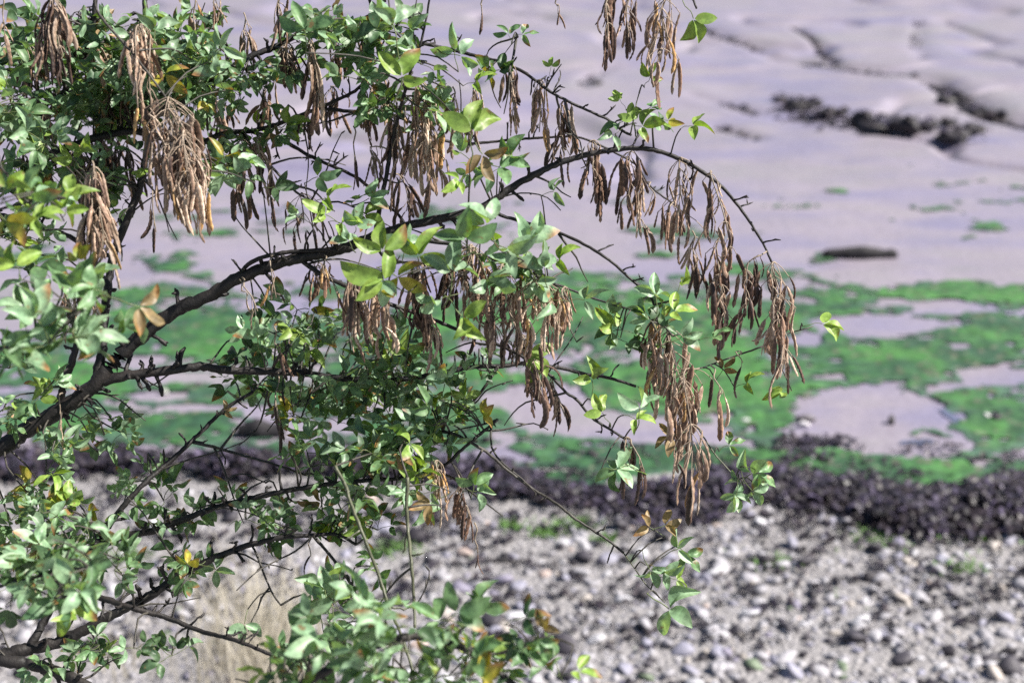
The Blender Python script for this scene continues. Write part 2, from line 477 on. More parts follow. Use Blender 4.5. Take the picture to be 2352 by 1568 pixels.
WEEDC = [(0.008, 0.006, 0.010), (0.014, 0.010, 0.017), (0.024, 0.018, 0.022), (0.050, 0.040, 0.066)]  # last tone paints the lavender wet gloss into the fronds
def build_wrack():
    r = np.random.default_rng(5)
    mb = MB()
    # mat under the fronds
    xs = np.arange(-5.5, 5.8, 0.045); ys = np.arange(5.55, 6.75, 0.045)
    X, Y = np.meshgrid(xs, ys)
    px, py, d = proj(X, Y, np.zeros_like(X))
    ctr = np.interp(px, [-600, 0, 300, 700, 1000, 1130, 1300, 1450, 1640, 1750, 1900, 2060, 2200, 2352, 3000], [1088, 1085, 1085, 1078, 1098, 1124, 1152, 1158, 1138, 1134, 1150, 1176, 1174, 1170, 1170])
    half = np.interp(px, [-600, 0, 300, 700, 1000, 1130, 1300, 1450, 1640, 1750, 1900, 2060, 2200, 2352, 3000], [24, 24, 26, 24, 24, 44, 30, 28, 70, 86, 80, 54, 52, 64, 56])
    ctr = ctr + 46 * (fbm(X * 0.9 + 4, Y * 0 + .5, 4, 49) - 0.5)
    half = half * (0.45 + 1.1 * fbm(X * 1.6, Y * 0 + 2.5, 3, 51))
    f = 1 - np.abs(py - ctr) / half + 2.7 * (fbm(X * 1.6, Y * 4, 5, 41) - 0.5)
    f = f - 0.35 * sstep(1250, 900, px)
    keep = f > 0.12
    Z = height(X, Y) + 0.012 + (0.025 * fbm(X * 9, Y * 9, 3, 43) + 0.22 * np.clip(fbm(X * 3.0, Y * 5.5, 3, 44) - .42, 0, 1)) * np.clip(f, 0, 1)
    idx = np.arange(X.size).reshape(X.shape)
    q = np.stack([idx[:-1, :-1], idx[:-1, 1:], idx[1:, 1:], idx[1:, :-1]], -1)
    q = q[keep[:-1, :-1] & keep[1:, 1:] & keep[:-1, 1:] & keep[1:, :-1]]
    used = np.unique(q); remap = np.full(X.size, -1); remap[used] = np.arange(len(used))
    t = fbm(X * 5, Y * 6, 3, 47).reshape(-1)[used][:, None]
    mb.add(np.stack([X, Y, Z], -1).reshape(-1, 3)[used], remap[q], np.array([0.006, 0.005, 0.008]) + t * np.array([0.022, 0.018, 0.027]))
    ii = np.argwhere(keep)
    for k in r.integers(0, len(ii), 16000):
        i, j = ii[k]
        x = X[i, j] + r.uniform(-.03, .03); y = Y[i, j] + r.uniform(-.03, .03)
        frond(mb, x, y, Z[i, j] + r.uniform(-0.004, 0.012), r.uniform(0.025, 0.075), r, WEEDC[r.integers(0, 4)])
    # stray scraps on the shingle and the algae
    for k in range(1100):
        ppx, ppy = r.uniform(-100, 2452), r.choice([r.uniform(1020, 1250), r.uniform(1180, 1500)])
        x, y = G(ppx, ppy)
        z = float(height(x, y)) + 0.02
        aa = r.uniform(-.5, .5)
        for c in range(r.integers(2, 9)):
            u = r.normal(0, .035)
            frond(mb, x + u * math.cos(aa), y + u * math.sin(aa) + r.normal(0, .008), z, r.uniform(0.02, 0.05), r, WEEDC[r.integers(0, 3)])
    o = link('seaweed_wrack', mb.mesh('seaweed_wrack'), M_WEED)
    tag(o, 'dark band of stranded seaweed between green algae and shingle', 'seaweed', kind='stuff')
    # weed on the far ridge; fronds added along channels to darken their banks
    mb = MB()
    for k in range(420):
        u = r.uniform(0, 1); x, y = G(1780 + 430 * u + r.normal(0, 14), 238 + 78 * u + r.normal(0, 13))
        if fbm(np.array(x * 1.6), np.array(y * 1.6), 3, 64) < .47: continue
        frond(mb, x, y, float(height(x, y)) + 0.01, r.uniform(0.05, 0.14), r, WEEDC[r.integers(0, 3)])
    for gi, (gp, dep, w) in enumerate(GLINES):
        L = np.hypot(*np.diff(gp, axis=0).T); cum = np.concatenate([[0], np.cumsum(L)])
        nn = int(cum[-1] * (420 if gi == 2 else 40 if gi in (0, 1, 5, 6) else 10))
        for k in range(nn):
            s = r.uniform(0, cum[-1])
            if fbm(np.array(s * 0.8 + gi * 7), np.array(0.5), 2, 6) < 0.45 and gi != 2: continue
            x = np.interp(s, cum, gp[:, 0]) + r.normal(0, w * 0.22); y = np.interp(s, cum, gp[:, 1]) + r.normal(0, w * 0.22)
            frond(mb, x, y, float(height(x, y)) + 0.015, r.uniform(0.05, 0.14), r, WEEDC[r.integers(0, 3)])
    o = link('channel_weed_shade', mb.mesh('channel_weed_shade'), M_WEED)
    tag(o, 'dark seaweed on the far ridge and fronds added to darken the mud channels', 'seaweed', kind='stuff')
build_wrack()

# ------------------------------------------------------------------ stones
import bmesh
def rock_variant(seed, sub=2, flat=0.6):
    bm = bmesh.new(); bmesh.ops.create_icosphere(bm, subdivisions=sub, radius=0.5)
    V = np.array([v.co for v in bm.verts]); F = np.array([[v.index for v in f.verts] for f in bm.faces]); bm.free()
    r = np.random.default_rng(seed)
    d = V / np.linalg.norm(V, axis=1)[:, None]
    rad = np.full(len(V), 1.0)
    for k in range(11):                                   # flatten a few facets, then roughen
        n = r.normal(size=3); n /= np.linalg.norm(n)
        c = r.uniform(0.45, 0.8)
        dn = d @ n
        rad = np.where(dn > 0.05, np.minimum(rad, c / np.maximum(dn, 0.05)), rad)
    rad += 0.05 * np.sin(d @ r.normal(size=3) * 5 + r.uniform(0, 6))
    V = d * rad[:, None] * 0.5 * np.array([1.0, r.uniform(0.6, 0.85), flat * r.uniform(0.7, 1.1)])
    return V, F
ROCKS = [rock_variant(100 + i, 2, 0.46) for i in range(10)]
ROCKS_LO = [rock_variant(200 + i, 1, 0.46) for i in range(10)]
STONEC = [((0.29, 0.28, 0.305), 6), ((0.35, 0.34, 0.365), 5), ((0.24, 0.235, 0.295), 4), ((0.46, 0.455, 0.485), 2.0), ((0.36, 0.325, 0.30), 1.0), ((0.19, 0.175, 0.235), 1.0), ((0.045, 0.04, 0.05), 2.4), ((0.022, 0.018, 0.024), 1.9), ((0.40, 0.32, 0.29), .25), ((0.13, 0.17, 0.11), .4)]
SC = np.array([c for c, w in STONEC]); SW = np.array([w for c, w in STONEC]); SW = SW / SW.sum()

def build_stones():
    r = np.random.default_rng(9)
    recs = []
    for k in range(6400):
        ppy = r.uniform(1140, 1640)
        ppx = r.uniform(-150, 2500)
        x, y = G(ppx, ppy)
        if y > 6.2: continue
        s = float(np.clip(r.lognormal(math.log(0.041), 0.52), 0.014, 0.14))
        if ppy < 1200 and r.random() < 0.6: continue
        if ppx < 700 and ppy > 1430 and r.random() < 0.75: s *= 0.45
        recs.append([s / y, x, y, s, r.integers(0, 10), r.uniform(0, 6.283), r.normal(0, .4), r.normal(0, .4), r.choice(len(SC), p=SW), ppx])
    order = sorted(range(len(recs)), key=lambda i: -recs[i][0] * (1.0 if 1000 < recs[i][9] < 2352 else 0.75 if 560 < recs[i][9] <= 1000 else 0.01))
    big = set(order[:300])
    shared = {}
    mb = MB()
    for i, (k, x, y, s, v, rz, rx, ry, ci, ppx) in enumerate(recs):
        z = float(height(x, y)) + 0.004 + s * (0.16 if ci in (6, 7) else 0.08)
        m = Matrix.Translation((x, y, z)) @ Matrix.Rotation(rz, 4, 'Z') @ Matrix.Rotation(rx, 4, 'X') @ Matrix.Rotation(ry, 4, 'Y') @ Matrix.Diagonal((s, s, s, 1))
        if i in big:
            key = (v, ci)
            if key not in shared:
                shared[key] = mesh_np('stone', ROCKS[v][0], ROCKS[v][1], np.broadcast_to(SC[ci], (len(ROCKS[v][0]), 3)))
            link('stone', shared[key], M_STONE, beach, m)
        else:
            V, F = ROCKS_LO[v]
            mm = np.array(m)
            mb.add(V @ mm[:3, :3].T + mm[:3, 3], F, SC[ci] * r.uniform(0.85, 1.15))
    o = link('pebbles', mb.mesh('pebbles'), M_STONE, beach)
    tag(o, 'small pale and dark pebbles filling the shingle', kind='stuff')
build_stones()

def lump(name, label, cat, px, py, w, h, dep, seed, col, group=None, mat=None, weed=0, zr=0.0):
    """a rock or clump on the mud; w, h in metres (width, height)"""
    V, F = rock_variant(seed, 3, 1.0)
    r = np.random.default_rng(seed)
    V = V / np.abs(V).max(0) * 0.5
    V = V * (1 + 0.12 * np.sin(V @ r.normal(size=(3, 1)) * 14 + r.uniform(0, 6)))
    V = V * np.array([w, dep, h]) 
    x, y = G(px, py)
    z = float(height(x, y)) + h * 0.32
    m = Matrix.Translation((x, y, z)) @ Matrix.Rotation(zr, 4, 'Z')
    mb = MB(); mb.add(V, F, np.array(col))
    o = link(name, mb.mesh(name), mat or M_STONE, None, m)
    tag(o, label, cat, group)
    if weed:
        wb = MB()
        for k in range(weed):
            i = r.integers(0, len(V)); v = V[i]
            if v[2] < -0.1 * h: continue
            frond(wb, v[0], v[1], v[2], r.uniform(0.3, 0.6) * min(w, 0.35), r, WEEDC[r.integers(0, 4)])
        link('seaweed_fringe', wb.mesh('seaweed_fringe'), M_WEED, o, m)
    return o
DK = (0.022, 0.018, 0.022); MDK = (0.05, 0.045, 0.05)
FAR = [(1800, 228, .20, .07), (1832, 246, .34, .12), (1862, 236, .24, .08), (1893, 262, .30, .10), (1930, 258, .16, .06), (1988, 272, .28, .20), (2012, 300, .34, .22), (2058, 284, .20, .09), (2082, 305, .36, .17), (2128, 296, .22, .10),
       (2176, 290, .16, .09), (2190, 322, .30, .12), (2242, 303, .22, .10)]
ORD = ['first', 'second', 'third', 'fourth', 'fifth', 'sixth', 'seventh', 'eighth', 'ninth', 'tenth', 'eleventh', 'twelfth', 'thirteenth']
for i, (px, py, w, h) in enumerate(sorted(FAR)):
    w, h = w * 1.2, h * 1.25
    lump('seaweed_rock', f'{ORD[i]} seaweed-covered rock from the left along the far mud ridge', 'rock', px, py, w, h, w * 0.8, 300 + i, DK, 'seaweed rocks on the far mud ridge', weed=14)
lump('seaweed_rock', 'round dark rock just below the long black channel bank', 'rock', 2173, 240, .24, .12, .2, 330, DK)
lump('seaweed_rock', 'long dark lump added for the shaded mud bank at the bend of the far channel', 'rock', 2258, 258, .55, .16, .3, 331, DK, weed=50)  # dark lump added to blacken the mud bank
lump('seaweed_rock', 'narrow black lump added to darken the mud bank at the upper end of the far channel', 'rock', 2188, 214, .50, .10, .16, 333, DK, weed=40, zr=-.9)  # second dark lump added where the bank lies in shade
lump('seaweed_rock', 'small dark rock in the bare mud below the top hanging pods', 'rock', 1372, 190, .22, .07, .16, 332, MDK)
lump('mud_stone', 'black round stone on green algae near the right edge', 'stone', 2288, 962, .07, .05, .06, 340, DK)
lump('mud_stone', 'small white stone touching the black stone on green algae', 'stone', 2268, 955, .045, .035, .045, 341, (.5, .48, .5))
lump('mud_stone', 'white stone at the lower left of the bare mud patch', 'stone', 1845, 974, .07, .04, .05, 342, (.45, .43, .45))
lump('mud_stone', 'grey stone arching behind the white stone by the bare mud patch', 'stone', 1848, 962, .13, .06, .05, 343, (.10, .09, .10))
lump('mud_stone', 'small dark upright stone inside the bare mud patch', 'stone', 2046, 967, .045, .06, .04, 344, DK)
lump('mud_stone', 'tiny dark pebble at the upper rim of the bare mud patch', 'stone', 1855, 905, .035, .025, .03, 345, MDK)
lump('mud_stone', 'pale stone on the algae to the right of the pods', 'stone', 1712, 966, .06, .035, .05, 346, (.42, .42, .42))
lump('mud_stone', 'grey stone on algae above the dark lower branch', 'stone', 377, 905, .05, .04, .045, 347, (.32, .33, .30))
lump('mud_stone', 'dark stone at the bare mud strip under the level branch', 'stone', 455, 888, .06, .04, .05, 348, MDK)
lump('mud_stone', 'dark stone in the algae between two crossing twigs', 'stone', 1120, 1022, .06, .045, .05, 349, DK)

def log(name, label, px0, px1, py, rad, seed, end_taper=0.75):
    a = G(px0, py); b = G(px1, py - 1)
    r = np.random.default_rng(seed)
    n, k = 22, 12
    V = []
    for i in range(n):
        t = i / (n - 1)
        x = a[0] + (b[0] - a[0]) * t; y = a[1] + (b[1] - a[1]) * t
        rr = rad * (1 - (1 - end_taper) * abs(2 * t - 1.2) ** 2) * (1 + 0.12 * math.sin(t * 11 + seed)) * (0.55 if i in (0, n - 1) else 1)
        z = float(height(x, y)) + rad * 0.7 + 0.012 * math.sin(t * 5)
        for j in range(k):
            th = 2 * math.pi * j / k
            q = rr * (1 + 0.14 * math.sin(3 * th + seed) + r.normal(0, .04))
            V.append((x - a[0], y - a[1] + math.cos(th) * q, z + math.sin(th) * q))
    F = [[i * k + j, i * k + (j + 1) % k, (i + 1) * k + (j + 1) % k, (i + 1) * k + j] for i in range(n - 1) for j in range(k)]
    mb = MB(); mb.add(V, F); mb.add([V[j] for j in range(k)], [list(range(k))[::-1]]); mb.add([V[-k + j] for j in range(k)], [list(range(k))])
    # a broken stub
    o = link(name, mb.mesh(name), M_WOOD, None, Matrix.Translation((a[0], a[1], 0)))
    tag(o, label, 'driftwood')
    return o
log('driftwood_log', 'short black driftwood log lying on pale mud beside green algae', 1888, 2060, 592, 0.046, 2)
log('driftwood_log', 'low dark log on mud seen under the leafy branches', 545, 655, 1000, 0.045, 3)
log('driftwood_stick', 'thin reddish stick lying on shingle right of the hanging dark pods', 1118, 1218, 1290, 0.012, 4)

# ------------------------------------------------------------------ dry grass and small weeds
def build_grass():
    r = np.random.default_rng(21); mb = MB()
    for k in range(480):
        px = r.normal(610, 75) if r.random() < 0.75 else r.uniform(60, 760)
        py = r.normal(1530, 60)
        x, y = G(px, py)
        z = float(height(x, y))
        L = r.uniform(0.12, 0.42) * (1 if abs(px - 610) < 160 else 0.5); a = r.normal(0, 0.22); b = r.normal(0, 0.2); w = r.uniform(0.002, 0.0045)
        vs = []
        for i in range(5):
            t = i / 4
            vs += [(x + a * L * t * t - w * (1 - .85 * t), y + b * L * t * t, z + L * t), (x + a * L * t * t + w * (1 - .85 * t), y + b * L * t * t + .001, z + L * t)]
        mb.add(vs, [[2 * i, 2 * i + 1, 2 * i + 3, 2 * i + 2] for i in range(4)], np.array((0.60, 0.55, 0.46)) * r.uniform(0.6, 1.2))
    o = link('dry_grass', mb.mesh('dry_grass'), M_STRAW)
    tag(o, 'pale straw-coloured dry grass standing at the edge of the shingle', 'grass', kind='stuff')
build_grass()

def build_shore_weed():
    r = np.random.default_rng(31); mb = MB()
    for px, py, w, n in ((1320, 1212, .13, 260), (1250, 1228, .09, 150), (905, 1262, .13, 240), (300, 1285, .12, 160), (1390, 1245, .06, 80), (1180, 1212, .10, 120), (2020, 1235, .2, 160), (2260, 1215, .3, 260), (1780, 1300, .12, 90), (2200, 1310, .14, 90)):
        x0, y0 = G(px, py); z0 = float(height(x0, y0))
        for k in range(n):
            x = r.normal(0, w * .4); y = r.normal(0, w * .3); L = r.uniform(.012, .035); a = r.uniform(0, 6.28)
            e = r.uniform(0.2, 1.2); d = np.array([math.cos(a) * math.cos(e), math.sin(a) * math.cos(e), math.sin(e)]) * L
            s = np.array([-math.sin(a), math.cos(a), 0]) * L * .25
            p = np.array([x0 + x, y0 + y, z0 + 0.012])
            mb.add([p, p + d * .5 + s, p + d, p + d * .5 - s], [[0, 1, 2, 3]], np.array((.10, .20, .05)) * r.uniform(.6, 1.4))
    o = link('shore_weed', mb.mesh('shore_weed'), M_HERB)
    tag(o, 'low green weed growing in small tufts among the shingle', 'weed', kind='stuff')
build_shore_weed()

# ------------------------------------------------------------------ the tree: trunk and branches
tree_base = Vector((-1.22, 1.95, float(height(-1.22, 1.95))))
tree = link('laburnum_tree', None, None, None, Matrix.Translation(tree_base))
tag(tree, 'laburnum tree with drooping clusters of dry brown seed pods over the shore', 'tree')

def catmull(pts, step):
    pts = [np.array(p, float) for p in pts]
    pp = [2 * pts[0] - pts[1]] + pts + [2 * pts[-1] - pts[-2]]
    out = []
    for i in range(1, len(pp) - 2):
        p0, p1, p2, p3 = pp[i - 1:i + 3]
        n = max(2, int(np.linalg.norm((p2 - p1)[:3]) / step))
        for k in range(n):
            t = k / n
            out.append(0.5 * ((2 * p1) + (-p0 + p2) * t + (2 * p0 - 5 * p1 + 4 * p2 - p3) * t * t + (-p0 + 3 * p1 - 3 * p2 + p3) * t ** 3))
    out.append(pts[-1])
    return np.array(out)

def tube(mb, pts, radii, k=8, rough=0.0, r=None, col=None, cap=True):
    pts = np.asarray(pts, float); n = len(pts)
    T = np.gradient(pts, axis=0); T /= np.linalg.norm(T, axis=1)[:, None] + 1e-9
    up = np.array([0.31, 0.2, 0.93]); 
    V = np.zeros((n, k, 3))
    for i in range(n):
        if abs(T[i] @ up) > 0.95: u0 = np.array([1.0, 0, 0])
        else: u0 = up
        a = np.cross(T[i], u0); a /= np.linalg.norm(a); b = np.cross(T[i], a)
        th = np.arange(k) * 2 * np.pi / k
        rr = radii[i] * (1 + (r.normal(0, rough, k) if rough else 0))
        V[i] = pts[i] + np.cos(th)[:, None] * a * np.reshape(rr * np.ones(k), (k, 1)) + np.sin(th)[:, None] * b * np.reshape(rr * np.ones(k), (k, 1))
    idx = np.arange(n * k).reshape(n, k)
    F = np.stack([idx[:-1], np.roll(idx[:-1], -1, 1), np.roll(idx[1:], -1, 1), idx[1:]], -1).reshape(-1, 4)
    V = V.reshape(-1, 3)
    if cap:
        V = np.concatenate([V, [pts[0] - T[0] * radii[0] * .3, pts[-1] + T[-1] * radii[-1] * .6]])
        c0 = np.array([[n * k, (j + 1) % k, j] for j in range(k)]); c1 = np.array([[n * k + 1, (n - 1) * k + j, (n - 1) * k + (j + 1) % k] for j in range(k)])
        base = mb.n
        mb.add(V, F, col); mb.n = base
        mb.f.setdefault(3, []).append(np.concatenate([c0, c1]) + base); mb.n = base + len(V)
    else:
        mb.add(V, F, col)

BSAMP = []      # (world point, px, py, d, branch radius)
def branch(pts, w0, w1, d1=None, d0=None, name='branch', mat=None, spur=0.0, snap=True, label=None):
    """pts: picture coordinates from the base to the tip; w0, w1 its width there; depth follows the parent branch"""
    r = np.random.default_rng(int(pts[0][0] * 7 + pts[0][1] * 13 + pts[-1][0]) % 100000)
    if d0 is None:
        d0 = 2.10
        if snap and BSAMP:
            A = np.array([[b[1], b[2], b[3]] for b in BSAMP])
            dd = np.hypot(A[:, 0] - pts[0][0], A[:, 1] - pts[0][1])
            if dd.min() < 40: d0 = A[dd.argmin(), 2]
    if d1 is None: d1 = d0
    L = np.concatenate([[0], np.cumsum([math.dist(a, b) for a, b in zip(pts[:-1], pts[1:])])]); L = L / L[-1]
    ph = r.uniform(0, 6.28)
    ctrl = []
    for (x, y), t in zip(pts, L):
        d = d0 + (d1 - d0) * t + 0.018 * math.sin(t * 9 + ph) * math.sin(math.pi * t)
        ctrl.append((x, y, d * 1000))
    S = catmull(ctrl, 9)
    n = len(S); W = []; R = []
    for i, (x, y, dk) in enumerate(S):
        t = i / (n - 1); d = dk / 1000
        w = w0 + (w1 - w0) * t ** 0.8
        if n > 4 and 0 < i < n - 1:
            x += r.normal(0, 0.035 * w + .15); y += r.normal(0, 0.035 * w + .15)
        p = P(x, y, d)
        rad = max(0.5, w / 2) * d / FPX * (1 + 0.05 * math.sin(i * 0.9 + ph))
        W.append(p); R.append(rad)
        BSAMP.append((p, x, y, d, rad))
    W = np.array(W)
    o0 = W[0].copy()
    mb = MB()
    tube(mb, W - o0, R, 10 if w0 > 12 else 7, 0.05 if w0 > 9 else 0.03, r)
    # short knobbly fruiting spurs
    ns = int(spur * n * 9 / 100)
    for k in range(ns):
        i = r.integers(2, n - 2); t = W[i + 1] - W[i - 1]; t /= np.linalg.norm(t)
        a = np.cross(t, r.normal(size=3)); a /= np.linalg.norm(a)
        if a[2] < -0.3 and r.random() < .5: a = -a
        Ls = r.uniform(0.008, 0.022); q = R[i]
        rs = np.clip(q * 0.5, 0.0013, 0.0032)
        pth = [W[i] - o0 + a * q * .6]
        for s in range(1, 5):
            pth.append(pth[-1] + (a + t * 0.35 + r.normal(0, .22, 3)) * Ls / 3)
        tube(mb, pth, [rs * 1.2, rs, rs * .85, rs * 1.15, rs * .6], 6, 0.08, r)
        for s in range(r.integers(0, 3)):
            dv = a + r.normal(0, .7, 3); dv /= np.linalg.norm(dv)
            tube(mb, [pth[3], pth[3] + dv * .004, pth[3] + dv * .009], [rs * .7, rs * .9, rs * .3], 5)
    m = mat or (M_BARK if w0 >= 9 else M_TWIG)
    o = link(name, mb.mesh(name), m, tree, Matrix.Translation(o0))
    if label: o['label'] = label
    return o

# trunk, outside the picture on the left
tp = catmull([tree_base + Vector((0, 0, -0.12)), tree_base + Vector((0.02, 0, .25)), (-1.16, 1.93, 1.75), (-1.12, 1.96, 2.1), (-1.05, 2.0, 2.45), (-0.98, 2.02, 2.8), (-0.93, 2.06, 3.2)], 0.04)
mb = MB(); tube(mb, tp - np.array(tree_base), np.interp(np.linspace(0, 1, len(tp)), [0, .08, .5, 1], [.075, .055, .042, .02]), 14, .05, rng)
link('trunk', mb.mesh('trunk'), M_BARK, tree, Matrix.Translation(tree_base))

